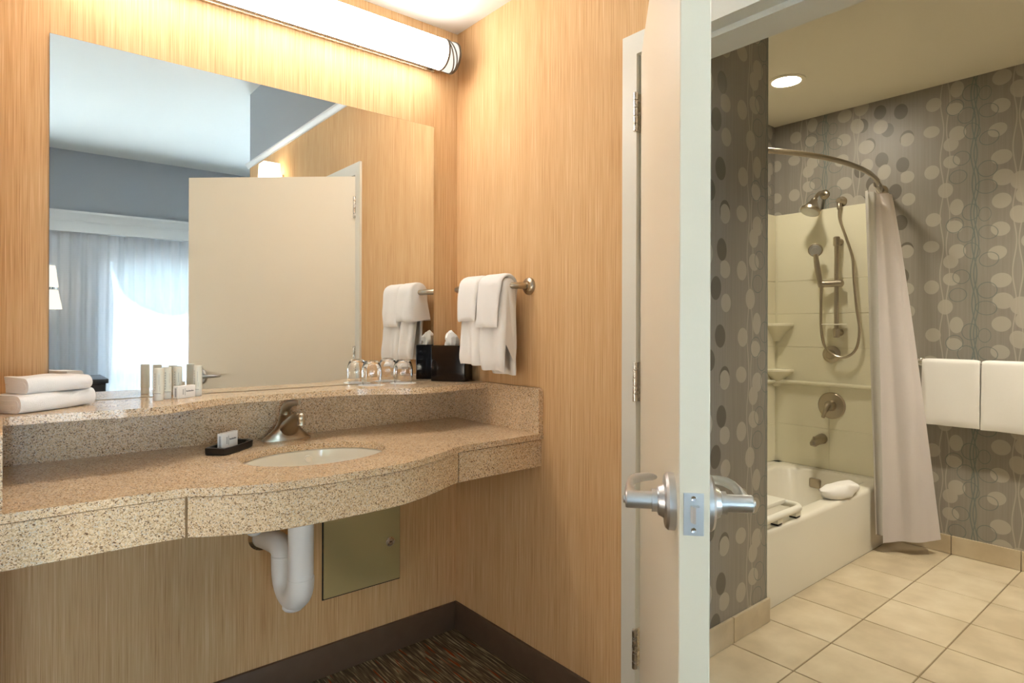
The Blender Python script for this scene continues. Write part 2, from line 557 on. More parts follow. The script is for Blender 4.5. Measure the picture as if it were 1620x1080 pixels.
def B():
    return bmesh.new()
def box(bm, x0, x1, y0, y1, z0, z1, bev=0.0, seg=2, M=None):
    r = bmesh.ops.create_cube(bm, size=1.0)
    vs = r['verts']
    for v in vs:
        v.co = Vector(((x0 + x1) / 2 + v.co.x * abs(x1 - x0), (y0 + y1) / 2 + v.co.y * abs(y1 - y0), (z0 + z1) / 2 + v.co.z * abs(z1 - z0)))
    if bev:
        es = list({e for v in vs for e in v.link_edges})
        q = bmesh.ops.bevel(bm, geom=es, offset=bev, segments=seg, affect='EDGES', profile=0.5)
        vs = list({v for f in q['faces'] for v in f.verts} | {v for v in vs if v.is_valid})
    if M is not None:
        for v in vs:
            v.co = M @ v.co
    return vs
def loft(bm, loops, closed=True, cap=(True, True)):
    rings = [[bm.verts.new(p) for p in lp] for lp in loops]
    n = len(rings[0])
    for a, b in zip(rings[:-1], rings[1:]):
        for i in range(n if closed else n - 1):
            j = (i + 1) % n
            try:
                bm.faces.new((a[i], a[j], b[j], b[i]))
            except ValueError:
                pass
    if closed and cap[0]:
        bm.faces.new(rings[0][::-1])
    if closed and cap[1]:
        bm.faces.new(rings[-1])
    return rings
def frame_of(d):
    d = d.normalized()
    a = Vector((0, 0, 1)) if abs(d.z) < 0.9 else Vector((1, 0, 0))
    x = d.cross(a).normalized()
    return x, d.cross(x).normalized()
def tube(bm, pts, r, n=12, cap=True, flat=None):
    pts = [Vector(p) for p in pts]
    rs = r if isinstance(r, (list, tuple)) else [r] * len(pts)
    loops = []
    x = y = None
    for i, p in enumerate(pts):
        d = (pts[min(i + 1, len(pts) - 1)] - pts[max(i - 1, 0)])
        if d.length < 1e-9:
            d = Vector((0, 0, 1))
        d.normalize()
        if x is None:
            x, y = frame_of(d)
        else:
            x = (x - d * x.dot(d)).normalized()
            y = d.cross(x).normalized()
        rr = rs[i] if isinstance(rs[i], (tuple, list)) else (rs[i], rs[i])
        loops.append([p + x * (rr[0] * math.cos(2 * math.pi * k / n)) + y * (rr[1] * math.sin(2 * math.pi * k / n)) for k in range(n)])
    loft(bm, loops, True, (cap, cap))
def lathe(bm, prof, c, axis=(0, 0, 1), n=24, cap=(True, True)):
    ax = Vector(axis).normalized()
    x, y = frame_of(ax)
    c = Vector(c)
    loops = [[c + ax * h + x * (r * math.cos(2 * math.pi * k / n)) + y * (r * math.sin(2 * math.pi * k / n)) for k in range(n)] for r, h in prof]
    loft(bm, loops, True, cap)
def spline(pts, n=8):
    """Catmull-Rom through points"""
    P = [Vector(p) for p in pts]
    P = [P[0] * 2 - P[1]] + P + [P[-1] * 2 - P[-2]]
    out = []
    for i in range(1, len(P) - 2):
        for k in range(n):
            t = k / n
            a, b, c, d = P[i - 1], P[i], P[i + 1], P[i + 2]
            out.append(0.5 * ((2 * b) + (c - a) * t + (2 * a - 5 * b + 4 * c - d) * t * t + (3 * b - a - 3 * c + d) * t ** 3))
    out.append(P[-2])
    return out
def prism(bm, poly, z0, z1, holes=(), bev=0.0):
    """polygon (list of xy) extruded from z0 to z1 with optional holes"""
    loops = [poly] + list(holes)
    es, top = [], []
    for lp in loops:
        vs = [bm.verts.new((p[0], p[1], z1)) for p in lp]
        top.append(vs)
        for i in range(len(vs)):
            es.append(bm.edges.new((vs[i], vs[(i + 1) % len(vs)])))
    fs = [f for f in bmesh.ops.triangle_fill(bm, use_beauty=True, use_dissolve=False, edges=es)['geom'] if isinstance(f, bmesh.types.BMFace)]
    q = bmesh.ops.extrude_face_region(bm, geom=fs)
    for v in [g for g in q['geom'] if isinstance(g, bmesh.types.BMVert)]:
        v.co.z = z0
    return top
def struct(name, boxes, mat, bev=0.0, **kw):
    bm = B()
    for b in boxes:
        box(bm, *b, bev=bev)
    return tag(finish(name, bm, mat, **kw), kind='structure')
def rrect(x0, x1, y0, y1, r, n=5):
    pts = []
    for cx, cy, a0 in ((x1 - r, y1 - r, 0), (x0 + r, y1 - r, 90), (x0 + r, y0 + r, 180), (x1 - r, y0 + r, 270)):
        for k in range(n + 1):
            a = R(a0 + 90 * k / n)
            pts.append((cx + r * math.cos(a), cy + r * math.sin(a)))
    return pts

# ------------------------------------------------------------------ the shell
XF = 2.565          # bathroom far wall
ZC, ZB, ZH = 2.44, 2.585, 3.0     # vanity ceiling, bathroom ceiling, bedroom ceiling
YF = -5.51          # window wall
XL, WIN = -3.0, (-0.664, 2.40, 0.12, 1.955)  # unseen right part of the window is widened to admit more daylight
J0, J1 = -0.943, -1.867           # door opening in the right wall (rough, inside of frame)
HD = 2.037
o = struct('floor', [(XL, XF, YF, -2.8, -0.1, 0), (XL, 0.07, -2.8, 0.0, -0.1, 0)], 'streaked_carpet')
tag(o, 'dark brown carpet with fine olive and rust streaks')
o = struct('wall_back', [(-1.46, 0.0, 0.0, 0.14, 0, ZC)], 'streaked_wallpaper'); tag(o, 'tan streaked wallpaper wall behind the vanity mirror')
o = struct('wall_left', [(-1.60, -1.46, -0.62, 0.14, 0, ZC)], 'streaked_wallpaper'); tag(o, 'short wing wall closing the vanity alcove on the left')
o = struct('wall_right', [(0, 0.14, -0.9, 0.14, 0, 2.446), (0, 0.14, -2.8, -1.91, 0, 2.446), (0, 0.14, -1.91, -0.9, 2.08, 2.446)], 'streaked_wallpaper')
tag(o, 'tan streaked wallpaper wall with the bathroom doorway')
o = struct('wall_right_upper', [(0, 0.14, -2.8, -0.0, 2.446, ZH)], 'grey_paint'); tag(o, 'grey painted wall band above the moulding')
o = struct('wall_bedroom_side', [(XL - 0.14, XL, YF, 0.14, 0, ZH), (XL, -1.60, 0.0, 0.14, 0, ZH)], 'grey_paint'); tag(o, 'grey painted bedroom walls on the left')
o = struct('wall_bedroom_return', [(0.14, XF + 0.14, -2.8, -2.66, 0, ZH), (XF, XF + 0.14, YF, -2.8, 0, ZH)], 'grey_paint'); tag(o, 'grey painted bedroom walls on the right')
w = WIN
W2 = (-2.78, -1.52, 0.12, 1.955)  # opening for the added second window
o = struct('wall_window', [(XL, W2[0], YF - 0.14, YF, 0, ZH), (W2[1], w[0], YF - 0.14, YF, 0, ZH), (W2[0], W2[1], YF - 0.14, YF, 0, W2[2]), (W2[0], W2[1], YF - 0.14, YF, W2[3], ZH), (w[1], XF, YF - 0.14, YF, 0, ZH),
                           (w[0], w[1], YF - 0.14, YF, 0, w[2]), (w[0], w[1], YF - 0.14, YF, w[3], ZH)], 'grey_paint')
tag(o, 'grey painted bedroom wall around the curtained window')
o = struct('ceiling', [(XL - 0.14, XF + 0.14, YF - 0.14, 0.14, ZH, ZH + 0.1)], 'ceiling_white'); tag(o, 'white high bedroom ceiling')
o = struct('ceiling_alcove', [(-1.60, 0.0, -1.0, 0.14, ZC, ZH)], 'ceiling_white'); tag(o, 'lower white ceiling over the vanity')
bm = B()
prism(bm, [(0.14, -2.66), (XF, -2.66), (XF, 0.0), (0.14, 0.0)], ZB, ZB + 0.1, holes=[[(1.72 + 0.0805 * math.cos(2 * math.pi * k / 40), -1.80 + 0.0805 * math.sin(2 * math.pi * k / 40)) for k in range(40)]])
o = tag(finish('ceiling_bathroom', bm, 'bath_ceiling', smooth=0), 'plain cream bathroom ceiling', kind='structure')
o = struct('wall_bath_far', [(XF, XF + 0.14, -2.66, 0.0, -0.1, ZB)], 'leaf_wallpaper'); tag(o, 'bathroom wall papered in grey leaf print behind the shower and towels')
o = struct('wall_bath_side', [(0.14, 1.04, -0.79, -0.03, -0.1, ZB)], 'leaf_wallpaper'); tag(o, 'projecting bathroom wall papered in grey leaf print beside the door')
o = struct('wall_bath_back', [(0.14, XF, -0.03, 0.14, 0, ZB)], 'leaf_wallpaper'); tag(o, 'bathroom wall behind the tub')
o = struct('wall_bath_near', [(0.14, XF, -2.66, -2.60, 0, ZB), (0.14, 0.152, -2.60, -1.92, 0, ZB), (0.14, 0.152, -1.92, -0.89, 2.09, ZB)], 'leaf_wallpaper')
tag(o, 'bathroom walls on the near side')
# baseboards
def baseboard(name, seg, label):
    bm = B()
    x0, x1, y0, y1 = seg
    box(bm, x0, x1, y0, y1, 0, 0.109, bev=0.003)
    tag(finish(name, bm, 'dark_baseboard'), label, kind='structure')
baseboard('baseboard_back', (-1.46, -0.014, -0.014, 0.0), 'dark brown baseboard under the vanity')
baseboard('baseboard_right', (-0.014, 0.0, -0.888, 0.0), 'dark brown baseboard on the doorway wall')
baseboard('baseboard_right_near', (-0.014, 0.0, -2.8, -1.93), 'dark brown baseboard past the doorway')

# ------------------------------------------------------------------ bathroom floor tiles
fl = struct('floor_bathroom', [(0.07, XF, -2.66, -0.03, -0.1, -0.004)], 'grout')
tag(fl, 'beige square tile floor with brown grout lines')
TW, TH_ = 0.308, 0.300
tile_src = None
nx0 = -2
for i in range(-3, 7):
    x0 = 0.757 + i * TW + 0.0025
    x1 = x0 + TW - 0.005
    cx0, cx1 = max(x0, 0.072), min(x1, XF)
    if cx1 - cx0 < 0.02: continue
    for j in range(0, 7):
        y1 = -0.74 - j * TH_ - 0.0025
        y0 = y1 - TH_ + 0.005
        cy0 = max(y0, -2.60)
        if y1 - cy0 < 0.02: continue
        full = abs((cx1 - cx0) - (x1 - x0)) < 1e-6 and abs(cy0 - y0) < 1e-6
        if full and tile_src:
            c = tile_src[0].copy(); COL.objects.link(c); c.parent = fl
            c.location = Vector((x0 - tile_src[1], y0 - tile_src[2], 0))
            continue
        bm = B()
        box(bm, cx0, cx1, cy0, y1, -0.006, 0.0, bev=0.0015, seg=1)
        t = finish('tile', bm, 'beige_floor_tile', fl, smooth=0)
        if full: tile_src = (t, x0, y0)
def tile_base(name, label, runs):
    e = thing(name, label, None, runs[0][0] + (0,), kind='structure')
    for (a, b_), nrm in [((r[0], r[1]), r[2]) for r in runs]:
        pass
    for p0, p1, nrm in runs:
        p0, p1, nr = Vector(p0 + (0,)), Vector(p1 + (0,)), Vector(nrm + (0,))
        d = (p1 - p0).normalized()
        bm = B()
        a, c = p0 + d * 0.0015, p1 - d * 0.0015 + nr * 0.012
        box(bm, min(a.x, c.x), max(a.x, c.x), min(a.y, c.y), max(a.y, c.y), 0.001, 0.10, bev=0.002, seg=2)
        finish('tile', bm, 'beige_floor_tile', e, smooth=0)
    return e
ys = [-0.745, -1.04, -1.34, -1.64, -1.94, -2.24, -2.54]
tile_base('baseboard_bath_far', 'beige tile skirting below the leaf wallpaper and towels', [((XF, a), (XF, b_), (-1, 0)) for a, b_ in zip(ys[:-1], ys[1:])])
xs_ = [0.155, 0.457, 0.765, 1.048]
tile_base('baseboard_bath_side', 'beige tile skirting on the projecting wall by the tub', [((a, -0.79), (b_, -0.79), (0, -1)) for a, b_ in zip(xs_[:-1], xs_[1:])])

# ------------------------------------------------------------------ door frame and mouldings
def frame():
    e = thing('trim_1', 'cream painted metal door frame around the bathroom doorway', None, (0, -1.4, 0), kind='structure')
    def jamb(s, y_in):
        # s=+1: hinge side (material towards +y)
        prof = [(-0.012, y_in + s * 0.053), (-0.012, y_in), (0.040, y_in), (0.040, y_in - s * 0.016), (0.154, y_in - s * 0.016), (0.154, y_in + s * 0.053)]
        bm = B()
        prism(bm, prof if s > 0 else prof[::-1], 0.0, HD)
        finish('jamb', bm, 'frame_cream', e, smooth=0)
    jamb(1, J0)
    jamb(-1, J1)
    bm = B()
    y0, y1 = J1 - 0.053, J0 + 0.053
    prof = [(-0.012, HD + 0.062), (-0.012, HD), (0.040, HD), (0.040, HD - 0.016), (0.154, HD - 0.016), (0.154, HD + 0.062)]
    loft(bm, [[Vector((p[0], y, p[1])) for p in prof] for y in (y0, y1)])
    finish('head', bm, 'frame_cream', e, smooth=0)
    return e
frame()
bm = B()
box(bm, 0.07, 0.16, J1 - 0.0, J0 + 0.0, -0.003, 0.004, bev=0.001)
tag(finish('trim_threshold', bm, 'dark_gap'), 'dark threshold strip in the bathroom doorway', kind='structure')
def moulding(name, pts, prof, label):
    """prof: list of (out, z); pts: two points and outward normal"""
    (p0, p1, nr) = pts
    bm = B()
    loft(bm, [[Vector((p[0] + nr[0] * a, p[1] + nr[1] * a, z)) for a, z in prof] for p in (p0, p1)])
    return tag(finish(name, bm, 'white_trim', smooth=20), label, kind='structure')
CP = [(0, 2.438), (0.006, 2.438), (0.008, 2.446), (0.016, 2.455), (0.020, 2.464), (0.024, 2.466), (0.024, 2.474), (0, 2.474)]
moulding('trim_2', ((0.0, -2.83), (0.0, -1.002), (-1, 0)), CP, 'slim crown moulding at the top of the tan wallpaper')
# cornice over the window
VP = [(0, 2.165), (0.15, 2.165), (0.15, 2.262), (0.158, 2.262), (0.158, 2.275), (0.165, 2.285), (0.175, 2.31), (0.198, 2.338), (0.205, 2.345), (0.205, 2.366), (0, 2.366)]
moulding('trim_3', ((XL, YF), (XF, YF), (0, 1)), VP, 'white cornice box with crown moulding above the curtains')

# ------------------------------------------------------------------ the bathroom door
DH = Vector((-0.0, -0.95, 0))
dd = Vector((-0.7417, -0.6708, 0))       # hinge -> latch
dn = Vector((0.6708, -0.7417, 0))        # towards the bathroom side face
DM = Matrix(((dd.x, dn.x, 0, DH.x), (dd.y, dn.y, 0, DH.y), (0, 0, 1, 0), (0, 0, 0, 1)))   # local (along, thick, up) -> world
def dpt(a, t, z): return DM @ Vector((a, t, z))
door = thing('door_1', 'cream flat door standing half open with satin lever handles', None, DH, kind='structure')
bm = B(); box(bm, 0.003, 0.915, 0, 0.044, 0.012, 2.032, bev=0.0015, seg=1, M=DM); leaf = finish('leaf', bm, 'door_cream', door, smooth=0)
HZ = 0.966
def lever(side):
    t0, s = (0.0, -1) if side < 0 else (0.044, 1)
    a0 = 0.852
    ax = dn * s
    bm = B()
    lathe(bm, [(0.0435, -0.001), (0.0435, 0.010), (0.040, 0.014), (0.026, 0.016), (0.022, 0.024), (0.0175, 0.026), (0.0175, 0.034)], dpt(a0, t0, HZ), ax, 40)
    h = finish('handle_rose', bm, 'satin_chrome', door)
    bm = B()
    lathe(bm, [(0.0125, 0.030), (0.0135, 0.031), (0.0135, 0.072), (0.012, 0.074), (0.006, 0.0745), (0.006, 0.077), (0.0045, 0.078)], dpt(a0, t0, HZ), ax, 28)
    def q(a, t, z): return dpt(a, t0 + s * t, z)
    loops = []
    for a, t_in, t_out, zz, hh in ((0.852, 0.050, 0.074, HZ + 0.000, 0.0115), (0.835, 0.052, 0.075, HZ + 0.001, 0.0110), (0.80, 0.058, 0.073, HZ + 0.003, 0.0095),
                                   (0.765, 0.056, 0.069, HZ + 0.005, 0.0088), (0.742, 0.046, 0.063, HZ + 0.006, 0.0085), (0.730, 0.028, 0.056, HZ + 0.006, 0.0080), (0.726, 0.014, 0.046, HZ + 0.006, 0.0070)):
        c, e_ = (t_in + t_out) / 2, (t_out - t_in) / 2
        loops.append([q(a, c + e_ * math.cos(k * math.pi / 6), zz + hh * math.sin(k * math.pi / 6)) for k in range(12)])
    loft(bm, loops)
    finish('lever', bm, 'satin_chrome', h)
lever(-1); lever(1)
bm = B(); box(bm, 0.9145, 0.9162, 0.0065, 0.0355, HZ - 0.032, HZ + 0.030, bev=0.0006, seg=1, M=DM)
lp = finish('latch_plate', bm, 'satin_chrome', door, smooth=0)
bm = B()
prof = [(0.916, 0.0165), (0.9235, 0.0185), (0.927, 0.0225), (0.927, 0.0275), (0.916, 0.0285)]
loft(bm, [[dpt(a, t, z) for a, t in prof] for z in (HZ - 0.012, HZ + 0.012)])
finish('latch_bolt', bm, 'satin_chrome', lp, smooth=0)
for z in (HZ - 0.024, HZ + 0.022):
    bm = B(); lathe(bm, [(0.0042, 0), (0.0036, 0.0008), (0.001, 0.0003)], dpt(0.9160, 0.021, z), dd, 14); finish('screw', bm, 'chrome', lp)
for zc in (1.865, 1.076, 0.296):
    bm = B()
    # leaf plates and knuckle
    box(bm, 0.004, -0.001 + 0.0, 0.002, 0.034, zc - 0.057, zc + 0.057, M=DM)
    h = finish('hinge', bm, 'brushed_nickel', door, smooth=0)
    kc = Vector((-0.016, -0.944, 0))
    for k in range(5):
        bm = B()
        z0 = zc - 0.057 + k * 0.0230
        lathe(bm, [(0.0066, 0), (0.0072, 0.0008), (0.0072, 0.0212), (0.0066, 0.022)], (kc.x, kc.y, z0), (0, 0, 1), 16)
        finish('knuckle', bm, 'brushed_nickel', h)
    bm = B(); box(bm, -0.0135, 0.022, -0.9449, -0.9432, zc - 0.057, zc + 0.057); finish('frame_leaf', bm, 'brushed_nickel', h, smooth=0)

# ------------------------------------------------------------------ mirror and vanity light
mir = thing('vanity_mirror', 'large frameless mirror on the wall above the vanity ledge', 'mirror', (-0.73, 0, 1.026))
bm = B(); box(bm, -1.345, -0.1157, -0.0055, -0.0005, 1.0255, 2.034); finish('backing', bm, 'mirror_edge', mir, smooth=0)
bm = B(); vs = [bm.verts.new(p) for p in ((-1.3445, -0.006, 1.0258), (-0.1162, -0.006, 1.0258), (-0.1162, -0.006, 2.0335), (-1.3445, -0.006, 2.0335))]
f = bm.faces.new(vs)
g_ = finish('glass', bm, 'mirror_glass', mir, smooth=0)

LX0, LX1, LY, LZ, LR = -1.395, -0.068, -0.068, 2.300, 0.0575
vl = thing('vanity_light', 'long glowing white tube wall light above the mirror', 'light', (-0.73, 0, LZ))
bm = B(); box(bm, LX0 + 0.05, LX1 - 0.05, -0.014, 0, LZ - 0.05, LZ + 0.05, bev=0.004); finish('back_plate', bm, 'brushed_nickel', vl)
def arc_bar(a0, a1, r, n, x0, x1):
    return [[Vector((x, LY + r * math.cos(R(a0 + (a1 - a0) * k / n)), LZ + r * math.sin(R(a0 + (a1 - a0) * k / n)))) for k in range(n + 1)] for x in (x0, x1)]
bm = B(); loft(bm, arc_bar(114, 294, LR, 40, LX0 + 0.057, LX1 - 0.057), True, (True, True)); finish('diffuser', bm, 'tube_glow', vl)
bm = B(); loft(bm, arc_bar(-65.5, 113, LR, 24, LX0 + 0.006, LX1 - 0.006), True, (True, True)); finish('light_shield', bm, 'white_trim', vl)  # unseen back shield, added to keep the tube's glare off the wall
for xa, xb_ in ((LX0 + 0.006, LX0 + 0.057), (LX1 - 0.057, LX1 - 0.006)):
    bm = B(); loft(bm, arc_bar(114, 298, LR, 40, xa, xb_), True, (True, True)); finish('diffuser_end', bm, 'tube_end_glow', vl)
def ringx(bm, x0, x1, r0, r1, n=48):
    loops = []
    for x, r in ((x0, r0), (x0, r1), (x1, r1), (x1, r0), (x0, r0)):
        loops.append([Vector((x, LY + r * math.cos(2 * math.pi * k / n), LZ + r * math.sin(2 * math.pi * k / n))) for k in range(n)])
    loft(bm, loops, True, (False, False))
for ex, s in ((LX0, 1), (LX1, -1)):
    for off, wd in ((0.0, 0.008), (0.051, 0.007)):
        bm = B(); a, b_ = ex + s * off, ex + s * (off + wd)
        ringx(bm, min(a, b_), max(a, b_), LR - 0.001, LR + 0.0035); finish('end_ring', bm, 'dark_nickel', vl)
    bm = B(); lathe(bm, [(LR, 0), (LR, 0.003), (0.02, 0.006), (0.0, 0.006)], (ex + s * 0.006, LY, LZ), (-s, 0, 0), 40, (True, False)); finish('end_cap', bm, 'dark_nickel', vl)
    for ph in (0.2, 2.6):
        bm = B()
        pts = []
        for k in range(49):
            a = 2 * math.pi * k / 48
            x = ex + s * (0.030 + 0.023 * math.sin(a + ph * 1.0) * (1 if ph < 1 else -1))
            pts.append((x, LY + (LR + 0.0015) * math.cos(a), LZ + (LR + 0.0015) * math.sin(a)))
        tube(bm, pts, 0.0026, 6, cap=False); finish('cross_band', bm, 'dark_nickel', vl)

# ------------------------------------------------------------------ vanity: counter, aprons, splashes, ledge
van = thing('vanity_counter', 'speckled tan granite vanity counter with bowed front and raised ledge', 'counter', (-0.73, -0.3, 0.75))
CT, CB = 0.868, 0.849
half = [(-0.73, -0.6455), (-0.80, -0.6455), (-0.87, -0.643), (-0.93, -0.636), (-0.99, -0.621), (-1.04, -0.601), (-1.085, -0.577), (-1.115, -0.559)]
front_l = half + [(-1.135, -0.5525), (-1.25, -0.5475), (-1.46, -0.5425)]
right_pts = [(-0.73, -0.6455), (-0.66, -0.643), (-0.60, -0.637), (-0.55, -0.623), (-0.50, -0.604), (-0.45, -0.582), (-0.40, -0.558), (-0.357, -0.5385), (-0.335, -0.535), (-0.244, -0.5325), (0.0, -0.531)]
def resample(pts, n=3):
    return [(v.x, v.y) for v in spline([(p[0], p[1], 0) for p in pts], n)]
front = resample(front_l)[::-1] + resample(right_pts)[1:]          # from left wall to right wall
def lerp_y(x):
    for a, b_ in zip(front[:-1], front[1:]):
        if a[0] <= x <= b_[0]:
            return a[1] + (b_[1] - a[1]) * (x - a[0]) / (b_[0] - a[0])
    return front[-1][1] if x > -0.5 else front[0][1]
SKX, SKY, SKA, SKB = -0.738, -0.357, 0.208, 0.155
ell = lambda a, b_, n=48: [(SKX + a * math.cos(2 * math.pi * k / n), SKY + b_ * math.sin(2 * math.pi * k / n)) for k in range(n)]
bm = B()
prism(bm, front + [(0.0, 0.0), (-1.46, 0.0)], CB, CT, holes=[ell(SKA, SKB)])
slab = finish('slab', bm, 'speckled_granite', van, smooth=25)
def inset(pts, d):
    out = []
    for i, p in enumerate(pts):
        a, c = Vector(pts[max(i - 1, 0)]), Vector(pts[min(i + 1, len(pts) - 1)])
        t = (c - a).normalized()
        out.append((p[0] - t.y * d, p[1] + t.x * d))
    return out
def apron(x0, x1):
    n = max(4, int((x1 - x0) / 0.02))
    fr = [(x0 + (x1 - x0) * k / n, lerp_y(x0 + (x1 - x0) * k / n)) for k in range(n + 1)]
    seg = list(zip(inset(fr, 0.010), inset(fr, 0.030)))
    bm = B()
    loops = []
    for o_, i_ in seg:
        loops.append([Vector((o_[0] + (i_[0] - o_[0]) * .3, o_[1] + (i_[1] - o_[1]) * .3, CB)), Vector((o_[0] + (i_[0] - o_[0]) * .3, o_[1] + (i_[1] - o_[1]) * .3, CB - 0.0025)), Vector((o_[0], o_[1], CB - 0.004)), Vector((o_[0], o_[1], 0.754)), Vector((o_[0] + (i_[0] - o_[0]) * .12, o_[1] + (i_[1] - o_[1]) * .12, 0.752)),
                      Vector((i_[0], i_[1], 0.752)), Vector((i_[0], i_[1], CB))])
    loft(bm, loops)
    finish('apron_panel', bm, 'speckled_granite', van, smooth=25)
apron(-1.459, -1.1205); apron(-1.1195, -0.3505); apron(-0.3495, -0.001)
bm = B(); box(bm, -1.44, -0.02, -0.02, 0.0, CT, 1.004); finish('backsplash', bm, 'speckled_granite', van, smooth=0)
def side_splash(x0, x1):
    bm = B()
    pts = [(-0.528, CT), (-0.528, 1.012), (-0.525, 1.020), (-0.518, 1.024), (-0.0, 1.024), (0.0, CT)]
    loft(bm, [[Vector((x, y, z)) for y, z in pts] for x in (x0, x1)])
    finish('side_splash', bm, 'speckled_granite', van, smooth=0)
side_splash(-0.02, 0.0); side_splash(-1.46, -1.44)
led = [(-1.4395, -0.262), (-1.37, -0.263), (-1.29, -0.267), (-1.21, -0.277), (-1.15, -0.279), (-1.10, -0.267), (-1.05, -0.238), (-1.0, -0.200), (-0.95, -0.172), (-0.89, -0.158),
       (-0.80, -0.157), (-0.72, -0.157), (-0.64, -0.157), (-0.57, -0.160), (-0.51, -0.174), (-0.46, -0.200), (-0.41, -0.232), (-0.36, -0.256), (-0.31, -0.266), (-0.25, -0.264), (-0.14, -0.250), (-0.0205, -0.240)]
bm = B()
prism(bm, resample(led, 3) + [(-0.0205, 0.0), (-1.4395, 0.0)], 1.0045, 1.0245)
finish('ledge', bm, 'speckled_granite', van, smooth=25)
LZT = 1.0245

# sink
snk = thing('sink', 'oval white undermount sink set in the granite counter', 'sink', (SKX, SKY, 0.70))
bm = B()
prof = [(1.09, 0.0), (1.03, 0.0), (1.0, -0.004), (0.985, -0.02), (0.93, -0.06), (0.80, -0.10), (0.55, -0.132), (0.25, -0.146), (0.12, -0.149)]
loft(bm, [[Vector((x, y, CB + h)) for x, y in ell(SKA * s_, SKB * s_)] for s_, h in prof], True, (False, False))
prof2 = [(1.09, 0.0), (1.09, -0.012), (1.02, -0.014), (0.96, -0.06), (0.83, -0.11), (0.56, -0.145), (0.25, -0.158), (0.12, -0.16)]
loft(bm, [[Vector((x, y, CB + h)) for x, y in ell(SKA * s_, SKB * s_)] for s_, h in prof2], True, (False, False))
bmesh.ops.remove_doubles(bm, verts=bm.verts[:], dist=0.0002)
finish('basin', bm, 'porcelain', snk)
bm = B(); lathe(bm, [(0.025, -0.002), (0.025, 0.002), (0.020, 0.003), (0.018, 0.0), (0.0, 0.0)], (SKX, SKY, CB - 0.148), n=24, cap=(True, False)); finish('drain', bm, 'brushed_nickel', snk)
bm = B()
ov = Vector((-0.708, SKY + 0.134, CB - 0.026))
lathe(bm, [(0.013, 0.0), (0.0135, 0.002), (0.011, 0.003), (0.009, -0.001), (0.0, -0.002)], ov, Vector((0.1, -0.8, 0.55)), 20, (True, False)); finish('overflow_ring', bm, 'porcelain', snk)

# faucet
fx, fy = -0.727, -0.085
fa = thing('faucet', 'brushed nickel single lever faucet behind the sink', 'faucet', (fx, fy, CT))
bm = B()
lp = []
for z, rx, ry, oy in ((0, .079, .029, 0), (.004, .079, .029, 0), (.008, .075, .028, 0), (.02, .060, .028, -.002), (.034, .044, .029, -.005), (.048, .034, .029, -.006), (.060, .0285, .028, -.004), (.070, .026, .026, .0), (.078, .022, .022, 0.002), (.081, .012, .012, 0.002)):
    lp.append([Vector((fx + rx * math.cos(2 * math.pi * k / 32), fy + oy + ry * math.sin(2 * math.pi * k / 32), CT + z)) for k in range(32)])
loft(bm, lp); body = finish('body', bm, 'bronze_nickel', fa, smooth=60)
bm = B()
pts = spline([(fx, fy + 0.008, CT + .028), (fx, fy - 0.030, CT + .045), (fx, fy - 0.070, CT + .068), (fx, fy - 0.108, CT + .085), (fx, fy - 0.126, CT + .086)], 4)
n_ = len(pts)
tube(bm, pts, [(.036 - .0235 * i / (n_ - 1), .030 - .019 * i / (n_ - 1)) for i in range(n_)], 20)
lathe(bm, [(.0, .0155), (.006, .0145), (.0105, .0105), (.013, .003), (.0132, -.006), (.0115, -.010), (.0115, -.013), (.0125, -.015), (.0125, -.022), (.010, -.023)], (fx, fy - 0.128, CT + .084), (0, 0, 1), 20, (False, True))
finish('spout', bm, 'bronze_nickel', fa, smooth=60)
bm = B()
pts = spline([(fx, fy + 0.012, CT + .064), (fx, fy + 0.014, CT + .085), (fx, fy + 0.0, CT + .106), (fx, fy - 0.035, CT + .121), (fx, fy - 0.080, CT + .128), (fx, fy - 0.112, CT + .130)], 4)
rr = [(.020, .019), (.020, .017), (.018, .013), (.014, .008), (.010, .005), (.007, .004)]
radii = []
for i in range(len(pts)):
    t = i / (len(pts) - 1) * 5
    k = min(int(t), 4); u = t - k
    radii.append((rr[k][0] * (1 - u) + rr[k + 1][0] * u, rr[k][1] * (1 - u) + rr[k + 1][1] * u))
tube(bm, pts, radii, 20); finish('lever', bm, 'bronze_nickel', fa, smooth=60)

# drain trap
tr = thing('drain_trap', 'white wrapped drain trap hanging below the vanity', 'pipe', (-0.776, -0.25, 0.41))
PX_, PY_ = -0.777, -0.345
bm = B(); tube(bm, [(PX_, PY_, 0.685), (PX_, PY_, 0.51)], 0.0355, 28); finish('tailpiece', bm, 'white_pvc_wrap', tr)
bm = B()
pts = [(PX_, PY_, 0.512)]
for k in range(13):
    a = math.pi * k / 12
    pts.append((PX_ - 0.004 * k / 12, PY_ + 0.062 - 0.062 * math.cos(a), 0.500 - 0.062 * math.sin(a) * 1.0))
pts.append((PX_ - 0.005, PY_ + 0.124, 0.545))
tube(bm, pts, 0.0375, 28); finish('trap_bend', bm, 'white_pvc_wrap', tr, smooth=50)
bm = B(); lathe(bm, [(0.031, 0.03), (0.031, 0.0), (0.026, -0.006), (0.020, -0.007)], (PX_ - 0.002, PY_ + 0.055, 0.408), (0, 0, 1), 24); finish('cleanout_cap', bm, 'white_pvc_wrap', tr)
bm = B()
pts = spline([(PX_ - 0.005, PY_ + 0.124, 0.53), (PX_ - 0.005, PY_ + 0.124, 0.585), (PX_ - 0.003, PY_ + 0.145, 0.625), (PX_, PY_ + 0.20, 0.628), (PX_, -0.012, 0.588)], 5)
pts = spline([(PX_ - 0.005, PY_ + 0.124, 0.53), (PX_ - 0.005, PY_ + 0.128, 0.545), (PX_ - 0.003, PY_ + 0.165, 0.56), (PX_, PY_ + 0.24, 0.553), (PX_, -0.012, 0.540)], 5)
tube(bm, pts, 0.0345, 24); finish('wall_arm', bm, 'white_pvc_wrap', tr, smooth=50)
